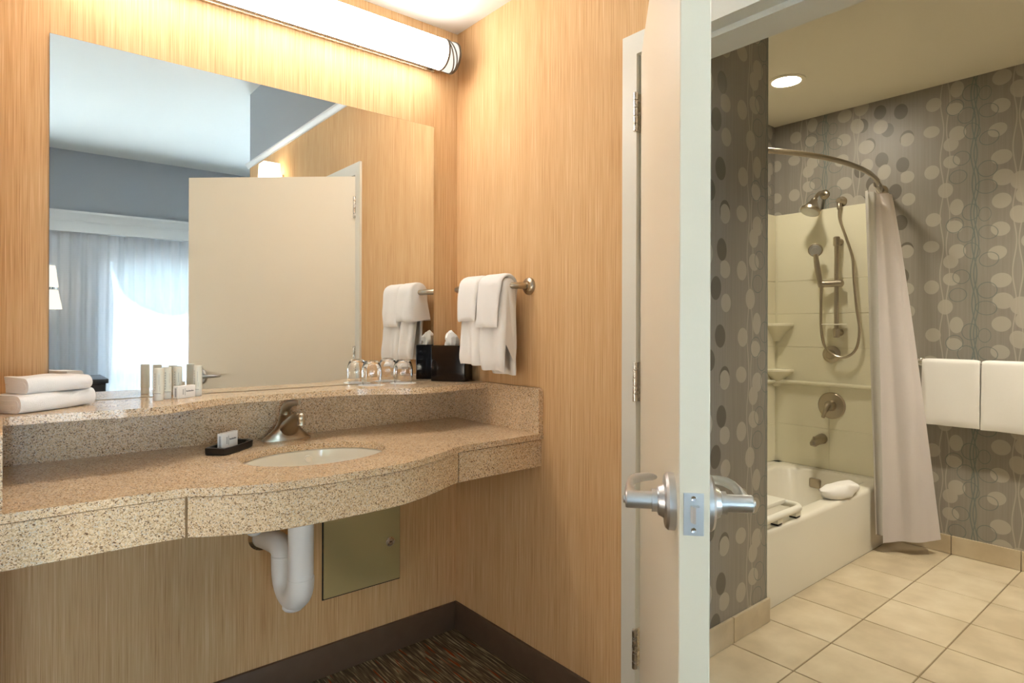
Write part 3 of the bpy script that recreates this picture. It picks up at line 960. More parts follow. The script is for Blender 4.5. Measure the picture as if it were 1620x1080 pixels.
bm = B(); lathe(bm, [(0.046, -0.001), (0.046, 0.003), (0.036, 0.010)], (PX_, -0.0, 0.540), (0, -1, 0), 28); finish('wall_flange', bm, 'chrome', tr)
bm = B(); lathe(bm, [(0.0, 0.0), (0.012, 0.002), (0.021, 0.009), (0.025, 0.02), (0.025, 0.18)], (-0.833, -0.1, 0.578), (0, 0, 1), 20, (False, True))
tag(finish('supply_line', bm, 'white_pvc_wrap'), 'white wrapped supply line showing below the counter edge', 'pipe')

# access panel
acp = thing('access_panel', 'olive beige metal access panel in the wall below the vanity', 'panel', (-0.417, 0, 0.27))
bm = B(); box(bm, -0.572, -0.264, -0.004, -0.0, 0.268, 0.604); finish('frame', bm, 'dark_gap', acp, smooth=0)
bm = B(); box(bm, -0.5685, -0.2665, -0.009, -0.002, 0.2725, 0.600, bev=0.0015, seg=1); finish('panel', bm, 'panel_paint', acp, smooth=0)
bm = B(); lathe(bm, [(0.018, 0.0), (0.018, 0.002), (0.014, 0.003), (0.0125, 0.0015), (0.008, 0.002), (0.008, 0.0045), (0.0, 0.0045)], (-0.308, -0.009, 0.421), (0, -1, 0), 24, (True, False)); lk = finish('lock', bm, 'brushed_nickel', acp)
bm = B(); box(bm, -0.3135, -0.3025, -0.0142, -0.0133, 0.4195, 0.4225); finish('slot', bm, 'dark_gap', lk, smooth=0)

# ------------------------------------------------------------------ towels and bars
def jitter(v, amp, sc=18):
    n = noise.noise_vector(Vector((v.x * sc, v.y * sc, v.z * sc)))
    return v + n * amp
def drape(name, y0, y1, xb, zb, rad, th, Lf, Lb, parent=None, label=None, cat='towel', group=None, flare=0.0, spread=0.004, wob=0.002, xs=1.0, shift=0.0, seed=0, band=None, tuck=0.0):
    """cloth folded over a bar that runs along y; front hangs on the -x side"""
    path = []
    nf = 16
    for k in range(nf + 1):
        t = 1 - k / nf
        path.append((-(rad + spread * math.sin(t * 1.6) * 2), -Lf * t, t))
    for k in range(1, 9):
        a = math.pi - math.pi * k / 9
        path.append((rad * math.cos(a), rad * math.sin(a), 0.0))
    for k in range(nf + 1):
        t = k / nf
        path.append((rad + spread * 0.5 * t, -Lb * t, t))
    n = len(path)
    ny = 18
    def off(i, d):
        a, c = path[max(i - 1, 0)], path[min(i + 1, n - 1)]
        tx, tz = c[0] - a[0], c[1] - a[1]
        L = math.hypot(tx, tz)
        return (path[i][0] - tz / L * d, path[i][1] + tx / L * d)
    bm = B()
    loops = []
    for j in range(ny + 1):
        s = j / ny
        e = min(s, 1 - s) * ny
        tk = th * (0.15 + 0.85 * math.sqrt(max(0.0, 1 - (1 - min(1.0, e / 2.6)) ** 2)))
        loop = []
        for side in (1, -1):
            idx = range(n) if side > 0 else range(n - 1, -1, -1)
            for i in idx:
                x, z = off(i, side * tk / 2)
                t = path[i][2]
                endk = min(1.0, (min(i, n - 1 - i) + 0.35) / 1.5)
                if endk < 1:
                    xc, zc_ = path[i][0], path[i][1]
                    x, z = xc + (x - xc) * endk, zc_ + (z - zc_) * endk
                yc = (y0 + y1) / 2
                y = yc + (s - 0.5) * (y1 - y0) * (1 + flare * t) + shift * t
                fold = wob * math.sin(s * 9 + seed + t * 2.0) * t * 2
                p = Vector((xb + (x + fold) * xs, y, zb + z))
                p = jitter(p + Vector((seed, 0, 0)), wob * 0.9 * (0.3 + t), 16) - Vector((seed, 0, 0))
                loop.append(p)
        loops.append(loop)
    loft(bm, loops, True, (True, True))
    bmesh.ops.triangulate(bm, faces=[f for f in bm.faces if len(f.verts) > 4])
    o = finish(name, bm, 'towel_white', parent, smooth=60)
    if band:
        pass
    if label:
        tag(o, label, cat, group)
    return o
def towel_bar(name, label, x_wall, xb, z, y0, y1, mat, r=0.0085, fr=0.029):
    e = thing(name, label, 'towel bar', (x_wall, (y0 + y1) / 2, z - fr))
    s = 1 if xb > x_wall else -1
    for y in (y0, y1):
        bm = B(); lathe(bm, [(fr, 0), (fr, 0.004), (fr * 0.9, 0.009), (fr * 0.62, 0.013), (fr * 0.55, 0.02)], (x_wall, y, z), (s, 0, 0), 28); finish('flange', bm, mat, e)
    bm = B()
    c = 0.03 if y1 > y0 else -0.03
    tube(bm, spline([(x_wall + s * 0.012, y0, z), (x_wall + s * (abs(xb - x_wall) - 0.02), y0 + c * 0.15, z), (xb, y0 + c, z)], 5) + spline([(xb, y1 - c, z), (x_wall + s * (abs(xb - x_wall) - 0.02), y1 - c * 0.15, z), (x_wall + s * 0.012, y1, z)], 5), r, 16)
    finish('bar', bm, mat, e)
    return e
BX, BZ = -0.075, 1.381
towel_bar('towel_bar', 'short brushed nickel towel bar on the tan wall beside the mirror', 0.0, BX, BZ, -0.455, -0.085, 'bronze_nickel', 0.0115, 0.031)
HT = 'white towels on the vanity towel bar'
drape('hand_towel', -0.300, -0.188, BX, BZ, 0.020, 0.016, 0.285, 0.29, label='longer white hand towel hanging nearest the mirror, under a washcloth', group=HT, flare=0.04, seed=1.0, wob=0.0045)
drape('hand_towel', -0.440, -0.303, BX, BZ, 0.020, 0.016, 0.300, 0.315, label='longer white hand towel hanging nearest the bar flange, under a washcloth', group=HT, flare=0.10, seed=2.2, wob=0.0045, shift=-0.006)
drape('washcloth', -0.300, -0.182, BX, BZ, 0.037, 0.015, 0.126, 0.12, label='short white washcloth over the towel nearest the mirror', group=HT, flare=0.06, seed=3.1, wob=0.004, shift=0.006)
drape('washcloth', -0.434, -0.302, BX, BZ, 0.037, 0.015, 0.148, 0.14, label='short white washcloth over the towel nearest the bar flange', group=HT, flare=0.0, seed=4.5, wob=0.004, shift=0.012)

# bathroom towels
towel_bar('towel_bar', 'chrome towel bar on the leaf wallpaper in the bathroom', XF, 2.495, 1.045, -1.52, -0.895, 'chrome', 0.008, 0.026)
BT = 'white bath towels on the bathroom bar'
drape('bath_towel', -1.183, -0.922, 2.495, 1.045, 0.016, 0.016, 0.335, 0.30, label='folded white bath towel hanging next to the shower curtain', group=BT, wob=0.002, seed=5.0, flare=0.01)
drape('bath_towel', -1.465, -1.192, 2.495, 1.045, 0.016, 0.016, 0.338, 0.30, label='folded white bath towel at the right edge, farther from the shower curtain', group=BT, wob=0.002, seed=6.0, flare=0.01)

# folded towels on the ledge
def folded(name, corner, ang, L, D, z0, hh, label, seed):
    e1 = Vector((math.cos(R(ang)), math.sin(R(ang)), 0)); e2 = Vector((-e1.y, e1.x, 0))
    c = Vector(corner + (0,))
    bm = B()
    th = hh / 4.2
    def ribbon(r, cx, cz):
        """U of the given outer radius, the fold at the front; returns outer and inner paths in (depth, z)"""
        P = []
        for k in range(9):
            P.append((D - (D - cx) * k / 8, -1))
        out, inn = [], []
        outer = [(D, cz - r)] + [(D - (D - cx - r) * k / 6, cz - r) for k in range(1, 7)]
        arc = [(cx + r - r * math.sin(math.pi * k / 10), cz - r * math.cos(math.pi * k / 10)) for k in range(1, 10)]
        top = [(cx + r + (D - cx - r) * k / 6, cz + r) for k in range(0, 7)]
        return outer + arc + top
    def add(r, cx):
        cz = z0 + hh / 2
        o_ = ribbon(r, cx, cz)
        i_ = ribbon(r - th, cx + th, cz)
        prof = o_ + i_[::-1]
        nL = 14
        loops = []
        for j in range(nL + 1):
            s = j / nL
            e = min(s, 1 - s) * nL
            sh = 1.0 if e > 0.5 else 0.985
            lp_ = []
            for (d, z) in prof:
                p = c + e1 * (L * s) + e2 * d
                zz = cz + (z - cz) * sh
                q = Vector((p.x, p.y, zz))
                w_ = noise.noise_vector(Vector((q.x * 17 + seed, q.y * 17, q.z * 16)))
                q += Vector((w_.x, w_.y, max(-0.3, w_.z) if zz < z0 + 0.004 else w_.z)) * 0.0055
                q.z = max(q.z, z0 + 0.0008)
                lp_.append(q)
            loops.append(lp_)
        loft(bm, loops)
    add(hh / 2, 0.0)
    add(hh / 2 - th * 1.04, th * 1.05)
    bmesh.ops.triangulate(bm, faces=[f for f in bm.faces if len(f.verts) > 4])
    tag(finish(name, bm, 'towel_white', smooth=60), label, 'towel', 'folded towels on the ledge')
folded('folded_towel', (-1.404, -0.230), 36, 0.196, 0.098, LZT, 0.043, 'lower, larger folded white towel lying on the granite ledge', 1)
folded('folded_towel', (-1.392, -0.208), 32, 0.160, 0.085, LZT + 0.0445, 0.040, 'upper, smaller folded white towel on top of the folded stack', 7)

# ------------------------------------------------------------------ things on the ledge
# tissue box
A_, B_, C_ = Vector((-0.163, -0.062, 0)), Vector((-0.083, -0.1765, 0)), Vector((-0.003, -0.1165, 0))
e1 = (B_ - A_); e2 = (C_ - B_)
TM = Matrix(((e1.x, e2.x, 0, A_.x), (e1.y, e2.y, 0, A_.y), (0, 0, 1, LZT), (0, 0, 0, 1)))
tb = thing('tissue_box', 'black lacquer tissue box cover on the ledge corner', 'tissue box', (A_ + e1 * .5 + e2 * .5) + Vector((0, 0, LZT)))
bm = B()
sq = lambda k, r, z: [TM @ Vector((x, y, z)) for x, y in rrect(k, 1 - k, k, 1 - k, r, 4)]
ovl = lambda s_, z: [TM @ Vector((0.5 + 0.30 * s_ * math.cos(R(45 - 2) + 2 * math.pi * (k - 3) / 20), 0.5 + 0.22 * s_ * math.sin(R(45 - 2) + 2 * math.pi * (k - 3) / 20), z)) for k in range(20)]
loft(bm, [sq(.004, .03, 0.001), sq(0, .03, 0.004), sq(0, .03, 0.134), sq(.012, .03, 0.139), ovl(1.06, 0.139), ovl(1.0, 0.137), ovl(1.0, 0.10)], True, (True, True))
finish('cover', bm, 'black_lacquer', tb, smooth=30)
bm = B()
tc = TM @ Vector((0.5, 0.5, 0.10))
loops = []
for k in range(12):
    t = k / 11
    r = 0.024 * (1 - 0.1 * t) * (1.0 if t < 0.75 else 1.0 - (t - 0.75) * 2.4)
    lp_ = []
    for j in range(22):
        a = 2 * math.pi * j / 22
        rr_ = r * (1 + 0.22 * math.sin(3 * a + 5 * t) + 0.12 * math.sin(7 * a - 6 * t))
        lp_.append(tc + Vector((rr_ * math.cos(a) * 1.15 - 0.010 * t * t, rr_ * math.sin(a) * 0.75, 0.02 + t * 0.072 + 0.006 * math.sin(a + 1) * t)))
    loops.append(lp_)
loft(bm, loops, True, (False, True)); bmesh.ops.triangulate(bm, faces=[f for f in bm.faces if len(f.verts) > 4])
finish('tissue', bm, 'tissue_paper', tb, smooth=25)

# glasses on paper doilies
def glass_on(x, y, label_g, label_d, src=None):
    g0 = Vector((x, y, LZT))
    if src:
        d = g0 - src[2]
        a = copy_at(src[0], d); a['label'] = label_g
        c = copy_at(src[1], d); c['label'] = label_d
        return
    bm = B()
    n = 64
    lo = [Vector((x + (0.048 + 0.0016 * math.cos(16 * 2 * math.pi * k / n)) * math.cos(2 * math.pi * k / n), y + (0.048 + 0.0016 * math.cos(16 * 2 * math.pi * k / n)) * math.sin(2 * math.pi * k / n), LZT + 0.0002)) for k in range(n)]
    loft(bm, [lo, [p + Vector((0, 0, 0.001)) for p in lo]])
    dl = tag(finish('doily', bm, 'paper_white', smooth=0), label_d, 'coaster', 'paper doilies under the glasses')
    bm = B()
    z = 0.0013
    out_ = [(0.0315, z), (0.0335, z + 0.012), (0.0355, z + 0.03), (0.036, z + 0.045), (0.0345, z + 0.062), (0.030, z + 0.077), (0.022, z + 0.086), (0.012, z + 0.0885), (0.0, z + 0.0885)]
    inn_ = [(0.0302, z), (0.0320, z + 0.012), (0.0340, z + 0.03), (0.0345, z + 0.045), (0.0328, z + 0.060), (0.027, z + 0.073), (0.018, z + 0.079), (0.009, z + 0.0805), (0.0, z + 0.0805)]
    lathe(bm, out_[::-1] + inn_, (x, y, LZT), n=36, cap=(False, False))
    bmesh.ops.remove_doubles(bm, verts=bm.verts[:], dist=0.00005)
    gl = tag(finish('drinking_glass', bm, 'clear_glass', smooth=60), label_g, 'glass', 'upturned glasses on the ledge')
    return gl, dl, g0
src = glass_on(-0.287, -0.066, 'upturned clear glass standing nearest the tissue box', 'white paper doily under the glass nearest the tissue box')
glass_on(-0.4155, -0.066, 'upturned clear glass farther from the tissue box', 'white paper doily under the glass farther from the tissue box', src)

# toiletry tubes
def cyl_patch(bm, c, r, a0, a1, z0, z1, n=4):
    lo, hi = [], []
    for k in range(n + 1):
        a = R(a0 + (a1 - a0) * k / n)
        lo.append(bm.verts.new((c[0] + r * math.cos(a), c[1] + r * math.sin(a), c[2] + z0)))
        hi.append(bm.verts.new((c[0] + r * math.cos(a), c[1] + r * math.sin(a), c[2] + z1)))
    for k in range(n):
        bm.faces.new((lo[k], lo[k + 1], hi[k + 1], hi[k]))
def toiletry(x, y, r, h, label, rot):
    c = (x, y, LZT)
    e = thing('toiletry_bottle', label, 'bottle', c, 'toiletry bottles on the ledge')
    bm = B(); lathe(bm, [(r * 0.9, 0.0004), (r * 0.96, 0.0015), (r * 0.96, h * 0.2)], c, n=24); finish('cap', bm, 'tube_cap', e)
    bm = B(); lathe(bm, [(r * 0.9, h * 0.205), (r, h * 0.21), (r, h * 0.97), (r * 0.95, h * 0.995), (r * 0.6, h)], c, n=24); finish('body', bm, 'tube_cream', e)
    bm = B()
    f0 = -120 + rot
    for (a, w_, z0, z1) in ((-34, 5, .30, .88), (-22, 3, .34, .60), (-22, 3, .64, .86), (18, 4, .50, .82), (28, 3, .30, .46)):
        k = 7
        for q in range(k):
            za, zb = z0 + (z1 - z0) * q / k, z0 + (z1 - z0) * (q + 0.6) / k
            cyl_patch(bm, c, r + 0.0004, f0 + a, f0 + a + w_, h * za, h * zb, 2)
    cyl_patch(bm, c, r + 0.0003, f0 - 40, f0 + 40, h * 0.222, h * 0.232, 8)
    finish('print', bm, 'print_grey', e)
toiletry(-1.100, -0.118, 0.0125, 0.092, 'tall cream bottle in front of the toiletry group, nearest the folded towels', 0)
toiletry(-1.073, -0.080, 0.0122, 0.092, 'tall cream bottle standing just behind the front toiletry bottle', 30)
toiletry(-1.037, -0.040, 0.0120, 0.090, 'cream bottle close to the mirror in the middle of the toiletries', 10)
toiletry(-0.985, -0.055, 0.0115, 0.092, 'cream bottle standing behind the small white soap carton on the ledge', -10)
def carton(name, p0, p1, th, z0, h, label, group=None):
    a, b_ = Vector(p0 + (0,)), Vector(p1 + (0,))
    u = (b_ - a); L = u.length; u.normalize(); n = Vector((-u.y, u.x, 0))
    M_ = Matrix(((u.x, n.x, 0, a.x), (u.y, n.y, 0, a.y), (0, 0, 1, z0), (0, 0, 0, 1)))
    e = thing(name, label, 'soap', (a + b_) / 2 + n * th / 2 + Vector((0, 0, z0)), group)
    bm = B(); box(bm, 0, L, 0, th, 0.0004, h, bev=0.0008, seg=1, M=M_); finish('carton', bm, 'paper_white', e, smooth=0)
    bm = B()
    box(bm, L * .40, L * .412, -0.0004, 0.0002, h * .22, h * .80, M=M_)
    for q in range(9):
        box(bm, L * (.47 + q * .048), L * (.505 + q * .048), -0.0004, 0.0002, h * .50, h * (.58 if q % 3 else .61), M=M_)
    for q in range(5):
        box(bm, L * .27, L * .33, -0.0004, 0.0002, h * (.32 + q * .09), h * (.36 + q * .09), M=M_)
    for q in range(8):
        box(bm, -0.0004, 0.0002, th * .3, th * .6, h * (.15 + q * .09), h * (.20 + q * .09), M=M_)
    finish('print', bm, 'print_grey', e, smooth=0)
carton('soap_carton', (-1.050, -0.108), (-0.996, -0.074), 0.018, LZT, 0.036, 'small white soap carton lying among the toiletries on the ledge')
# soap tray on counter
tray_o = [(-0.998, -0.197), (-0.958, -0.240), (-0.930, -0.222), (-0.900, -0.196), (-0.873, -0.170), (-0.851, -0.144), (-0.853, -0.118), (-0.879, -0.094), (-0.905, -0.108), (-0.935, -0.134), (-0.970, -0.163), (-0.992, -0.184)]
cx_, cy_ = sum(p[0] for p in tray_o) / 12, sum(p[1] for p in tray_o) / 12
sc_ = lambda s_, z, sw=1.0: [Vector((cx_ + (p[0] - cx_) * s_, cy_ + (p[1] - cy_) * s_, CT + z)) for p in tray_o]
bm = B()
loft(bm, [sc_(.94, .0004), sc_(.985, .003), sc_(1.0, .019), sc_(.985, .0205), sc_(.84, .0205), sc_(.80, .017), sc_(.72, .007)])
tag(finish('soap_dish', bm, 'black_plastic', smooth=25), 'black boat shaped soap dish on the counter left of the sink', 'soap dish')
carton('soap_carton', (-0.948, -0.180), (-0.892, -0.134), 0.016, CT + 0.0072, 0.046, 'white soap carton standing upright in the black dish')

# ------------------------------------------------------------------ bathroom: tub and surround
TX0, TX1, TY0, TY1, TZ = 1.043, 2.543, -0.742, -0.062, 0.345
tub = thing('bathtub', 'glossy white alcove bathtub with a plain apron', 'bathtub', ((TX0 + TX1) / 2, (TY0 + TY1) / 2, 0))
bm = B()
def rr3(ix, iy, z, r): return [Vector((x, y, z)) for x, y in rrect(TX0 + ix, TX1 - ix, TY0 + iy, TY1 - iy, r, 6)]
loft(bm, [rr3(0, 0, 0, .004), rr3(0, 0, TZ - .022, .004), rr3(.002, .003, TZ - .010, .006), rr3(.008, .010, TZ - .002, .01), rr3(.016, .02, TZ, .014), rr3(.055, .075, TZ, .10), rr3(.066, .087, TZ - .004, .11), rr3(.074, .096, TZ - .018, .12), rr3(.10, .12, .12, .13), rr3(.14, .15, .075, .14), rr3(.25, .22, .06, .10)])
box(bm, TX1 - 0.03, XF - 0.006, TY0 + 0.002, -0.036, TZ - 0.05, TZ + 0.0015)
box(bm, TX0, XF - 0.006, TY1 - 0.03, -0.036, TZ - 0.05, TZ + 0.0015)
finish('shell', bm, 'tub_acrylic', tub, smooth=50)
bm = B()
box(bm, TX1 - 0.089, TX1 - 0.075, -0.385, -0.315, 0.235, 0.296, bev=0.010, seg=3)
finish('overflow_plate', bm, 'bronze_nickel', tub)
sur = thing('tub_surround', 'white moulded tub surround with tile lines and corner shelves', 'surround', (1.8, -0.4, TZ))
bm = B(); box(bm, XF - 0.017, XF, TY0 + 0.002, -0.03, TZ + 0.002, 1.984); box(bm, TX0, XF, -0.047, -0.03, TZ + 0.002, 1.984); finish('backing', bm, 'surround_acrylic', sur, smooth=0)
rows = [TZ + 0.002, 0.60, 0.88, 1.11, 1.325, 1.54, 1.985]
for z0, z1 in zip(rows[:-1], rows[1:]):
    for a, b_ in (((TY0, -0.40), (-0.40, -0.062)) if z1 < 0.9 else ((TY0, -0.062),)):
        bm = B(); box(bm, XF - 0.020, XF - 0.005, a + 0.0012 * (a > TY0), b_ - 0.0012, z0 + 0.0012, z1 - 0.0012, bev=0.0018, seg=2); finish('panel', bm, 'surround_acrylic', sur, smooth=0)
    for a, b_ in ((TX0, 1.55), (1.55, 2.05), (2.05, XF - 0.02)):
        bm = B(); box(bm, a + 0.0012, b_ - 0.0012, -0.062 + 0.012, -0.035, z0 + 0.0012, z1 - 0.0012, bev=0.0018, seg=2); finish('panel', bm, 'surround_acrylic', sur, smooth=0)
for z in (1.255, 0.955):
    bm = B()
    cxx, cyy, rr_ = XF - 0.02, -0.05, 0.125
    arc = [(cxx, cyy)] + [(cxx - rr_ * math.cos(R(90 * k / 10)), cyy - rr_ * math.sin(R(90 * k / 10))) for k in range(11)]
    loft(bm, [[Vector((cxx + (x - cxx) * s_, cyy + (y - cyy) * s_, z + dz)) for x, y in arc] for s_, dz in ((.25, -.11), (.6, -.05), (.92, -.018), (1.0, -.008), (1.0, .004), (.97, .008))])
    finish('corner_shelf', bm, 'surround_acrylic', sur, smooth=40)
bm = B()
tube(bm, spline([(1.06, -0.066, 0.880), (2.44, -0.066, 0.880), (2.50, -0.075, 0.880), (2.525, -0.11, 0.880), (2.527, -0.16, 0.880), (2.527, -0.45, 0.880), (2.527, -0.735, 0.880)], 5), 0.013, 12)
finish('ledge_rail', bm, 'surround_acrylic', sur)

XS = XF - 0.020     # surround face
# fixed shower head
sh = thing('overhead_shower', 'round nickel shower head on a bent arm high on the wall', 'shower head', (XF, -0.361, 2.04))
bm = B(); lathe(bm, [(0.030, 0), (0.030, 0.004), (0.022, 0.012), (0.014, 0.015)], (XF, -0.361, 2.078), (-1, 0, 0), 24); finish('flange', bm, 'bronze_nickel', sh)
bm = B(); tube(bm, spline([(XF - 0.005, -0.361, 2.078), (XF - 0.06, -0.361, 2.082), (XF - 0.10, -0.360, 2.065), (XF - 0.135, -0.357, 2.03)], 5), 0.0105, 14); finish('arm', bm, 'bronze_nickel', sh)
hd = Vector((-0.42, 0.12, -0.9)).normalized()
hc = Vector((XF - 0.132, -0.357, 2.034))
bm = B(); lathe(bm, [(0.012, 0), (0.019, 0.006), (0.019, 0.018), (0.024, 0.026), (0.032, 0.040), (0.038, 0.055), (0.052, 0.070), (0.0575, 0.076), (0.0575, 0.092), (0.054, 0.096)], hc, hd, 32); h_ = finish('head', bm, 'bronze_nickel', sh)
bm = B(); lathe(bm, [(0.053, 0.0945), (0.050, 0.0985), (0.02, 0.0995), (0.0, 0.0995)], hc, hd, 32, (True, False)); finish('spray_face', bm, 'satin_chrome', h_)
# hand shower on slide bar
hs = thing('hand_shower', 'nickel hand shower with hose on a vertical slide bar', 'hand shower', (XS, -0.45, 1.07))
SBY, SBX = -0.462, XS - 0.052
bm = B(); tube(bm, [(SBX, SBY, 1.775), (SBX, SBY, 1.195)], 0.0125, 16); finish('slide_bar', bm, 'bronze_nickel', hs)
for z in (1.765, 1.205):
    bm = B()
    lathe(bm, [(0.022, 0), (0.022, 0.02), (0.019, 0.03), (0.019, 0.052)], (XS, SBY, z), (-1, 0, 0), 20)
    lathe(bm, [(0.0, -0.030), (0.014, -0.029), (0.019, -0.024), (0.019, 0.024), (0.014, 0.029), (0.0, 0.030)], (SBX, SBY, z), (0, 0, 1), 20, (False, False))
    finish('bar_mount', bm, 'bronze_nickel', hs)
bm = B(); box(bm, SBX - 0.035, SBX + 0.04, SBY - 0.045, SBY + 0.075, 1.252, 1.259, bev=0.003); finish('soap_tray', bm, 'white_plastic', hs, smooth=0)
bm = B(); tube(bm, [(SBX - 0.0, SBY - 0.040, 1.507), (SBX, SBY - 0.034, 1.507), (SBX - 0.004, SBY + 0.04, 1.507), (SBX - 0.02, SBY + 0.098, 1.507), (SBX - 0.021, SBY + 0.102, 1.507)], [0.012, 0.021, 0.021, 0.021, 0.013], 18); finish('slider', bm, 'bronze_nickel', hs)
hb = Vector((SBX - 0.020, SBY + 0.082, 1.487)); ht = Vector((SBX - 0.050, SBY + 0.104, 1.690))
bm = B(); tube(bm, spline([hb, hb.lerp(ht, .35) + Vector((-.006, 0, 0)), hb.lerp(ht, .7) + Vector((-.006, 0, 0)), ht], 4), [0.013, 0.0135, 0.0145, 0.0155, 0.016, 0.0165, 0.017, 0.017, 0.0165, 0.016, 0.015, 0.0145, 0.014], 16); hnd = finish('handle', bm, 'bronze_nickel', hs, smooth=60)
hd2 = Vector((-0.86, -0.3, -0.30)).normalized()
hc2 = ht + Vector((0.008, 0.004, 0.030))
bm = B(); lathe(bm, [(0.02, -0.018), (0.034, -0.012), (0.042, 0.002), (0.042, 0.014), (0.039, 0.018)], hc2, hd2, 28); hh_ = finish('spray_head', bm, 'bronze_nickel', hs)
bm = B(); lathe(bm, [(0.036, 0.0175), (0.034, 0.0205), (0.022, 0.0195), (0.019, 0.0215), (0.008, 0.0215), (0.0, 0.0215)], hc2, hd2, 28, (True, False)); finish('spray_face', bm, 'satin_chrome', hh_, smooth=20)
bm = B()
lathe(bm, [(0.030, 0), (0.030, 0.005), (0.024, 0.012), (0.019, 0.03), (0.019, 0.045), (0.012, 0.055)], (XF, -0.464, 2.018), (-1, 0, 0), 24)
lathe(bm, [(0.015, 0.0), (0.0125, -0.02), (0.0135, -0.022), (0.0135, -0.048), (0.010, -0.052)], (XF - 0.040, -0.464, 2.018), (0, 0, 1), 18)
finish('wall_outlet', bm, 'bronze_nickel', hs)
bm = B()
hose = spline([(XF - 0.040, -0.464, 1.975), (XF - 0.042, -0.468, 1.90), (XF - 0.05, -0.510, 1.78), (XF - 0.056, -0.547, 1.66), (XF - 0.06, -0.556, 1.55), (XF - 0.06, -0.572, 1.36), (XF - 0.062, -0.590, 1.22), (XF - 0.064, -0.572, 1.11),
               (XF - 0.066, -0.515, 1.058), (XF - 0.070, -0.45, 1.065), (XF - 0.075, -0.395, 1.12), (XF - 0.078, -0.374, 1.22), (XF - 0.083, -0.374, 1.38), (SBX - 0.020, SBY + 0.082, 1.49)], 8)
tube(bm, hose, 0.0078, 10); finish('hose', bm, 'bronze_nickel', hs)
bm = B(); lathe(bm, [(0.053, 0), (0.053, 0.006), (0.047, 0.012), (0.03, 0.018), (0.028, 0.030), (0.024, 0.036), (0.0, 0.038)], (XS, -0.413, 1.07), (-1, 0, 0), 36, (True, False))
tag(finish('diverter_knob', bm, 'bronze_nickel'), 'round nickel diverter knob below the slide bar', 'knob')
# valve, spout
vv = thing('shower_valve', 'round nickel shower valve plate with lever on the surround', 'valve', (XS, -0.414, 0.66))
bm = B(); lathe(bm, [(0.083, 0), (0.083, 0.004), (0.076, 0.010), (0.045, 0.013), (0.034, 0.016), (0.032, 0.040), (0.026, 0.050), (0.0, 0.052)], (XS, -0.414, 0.750), (-1, 0, 0), 40, (True, False)); finish('plate', bm, 'bronze_nickel', vv)
bm = B(); tube(bm, spline([(XS - 0.045, -0.413, 0.755), (XS - 0.062, -0.410, 0.742), (XS - 0.070, -0.402, 0.715), (XS - 0.073, -0.392, 0.678)], 4), [0.017] * 4 + [0.015] * 4 + [0.012] * 4 + [0.009], 14); finish('lever', bm, 'bronze_nickel', vv)
sp_ = thing('tub_spout', 'short nickel tub spout with a diverter pull', 'spout', (XS, -0.356, 0.50))
bm = B(); tube(bm, [(XS, -0.356, 0.535), (XS - 0.004, -0.356, 0.535), (XS - 0.05, -0.356, 0.533), (XS - 0.095, -0.356, 0.526), (XS - 0.122, -0.356, 0.515), (XS - 0.126, -0.356, 0.505)], [0.033, 0.033, 0.030, 0.026, 0.022, 0.016], 20); finish('body', bm, 'bronze_nickel', sp_)
bm = B(); lathe(bm, [(0.004, 0), (0.004, 0.014), (0.008, 0.016), (0.008, 0.024), (0.004, 0.026)], (XS - 0.112, -0.356, 0.535), (0, 0, 1), 14); finish('pull', bm, 'bronze_nickel', sp_)

# bath seat across the tub end
bs = thing('bath_bench', 'white plastic slatted bath bench resting on the tub rim', 'bath bench', (1.25, -0.5, TZ))
sx0, sx1, sy0, sy1, sz = 1.08, 1.475, -0.742, -0.06, TZ + 0.044
loop = [Vector((x, y, sz)) for x, y in rrect(sx0, sx1, sy0 + 0.008, sy1 - 0.02, 0.05, 6)]
bm = B(); tube(bm, loop + [loop[0]], 0.016, 12, cap=False); bmesh.ops.remove_doubles(bm, verts=bm.verts[:], dist=0.0005); finish('frame', bm, 'white_plastic', bs)
for k in range(4):
    y0_ = sy0 + 0.085 + k * 0.135
    bm = B(); box(bm, sx0 + 0.006, sx1 - 0.006, y0_, y0_ + 0.127, sz + 0.000, sz + 0.022, bev=0.005); finish('slat', bm, 'white_plastic', bs)
for x in (1.255, 1.428):
    bm = B(); box(bm, x - 0.024, x + 0.024, sy0 + 0.002, sy0 + 0.042, TZ + 0.008, sz - 0.004, bev=0.005); ft = finish('bracket', bm, 'white_plastic', bs)
    bm = B(); box(bm, x - 0.020, x + 0.020, sy0 + 0.004, sy0 + 0.040, TZ + 0.0005, TZ + 0.010, bev=0.003); finish('rubber_foot', bm, 'black_plastic', ft)

# folded washcloth on tub rim
def lump(name, c, ux, L, W_, H_, label, cat, seed):
    ux = Vector(ux).normalized(); uy = Vector((-ux.y, ux.x, 0))
    c = Vector(c)
    bm = B()
    loops = []
    n = 20
    for k in range(15):
        t = k / 14
        s_ = (math.sin(math.pi * min(max(t, 0.0), 1)) ** 0.35) if 0 < t < 1 else 0.05
        lp_ = []
        for j in range(n):
            a = 2 * math.pi * j / n
            ca, sa_ = math.cos(a), math.sin(a)
            yy = W_ / 2 * math.copysign(abs(ca) ** 0.5, ca) * s_
            zz = H_ / 2 + H_ / 2 * math.copysign(abs(sa_) ** 0.55, sa_) * (0.35 + 0.65 * s_)
            p = c + ux * (L * (t - 0.5)) + uy * yy + Vector((0, 0, zz))
            w_ = noise.noise_vector(Vector((p.x * 13 + seed, p.y * 13, p.z * 20)))
            p += w_ * 0.015
            p.z = max(p.z, c.z + 0.0006)
            lp_.append(p)
        loops.append(lp_)
    loft(bm, loops)
    bmesh.ops.triangulate(bm, faces=[f for f in bm.faces if len(f.verts) > 4])
    return tag(finish(name, bm, 'towel_white', smooth=70), label, cat)
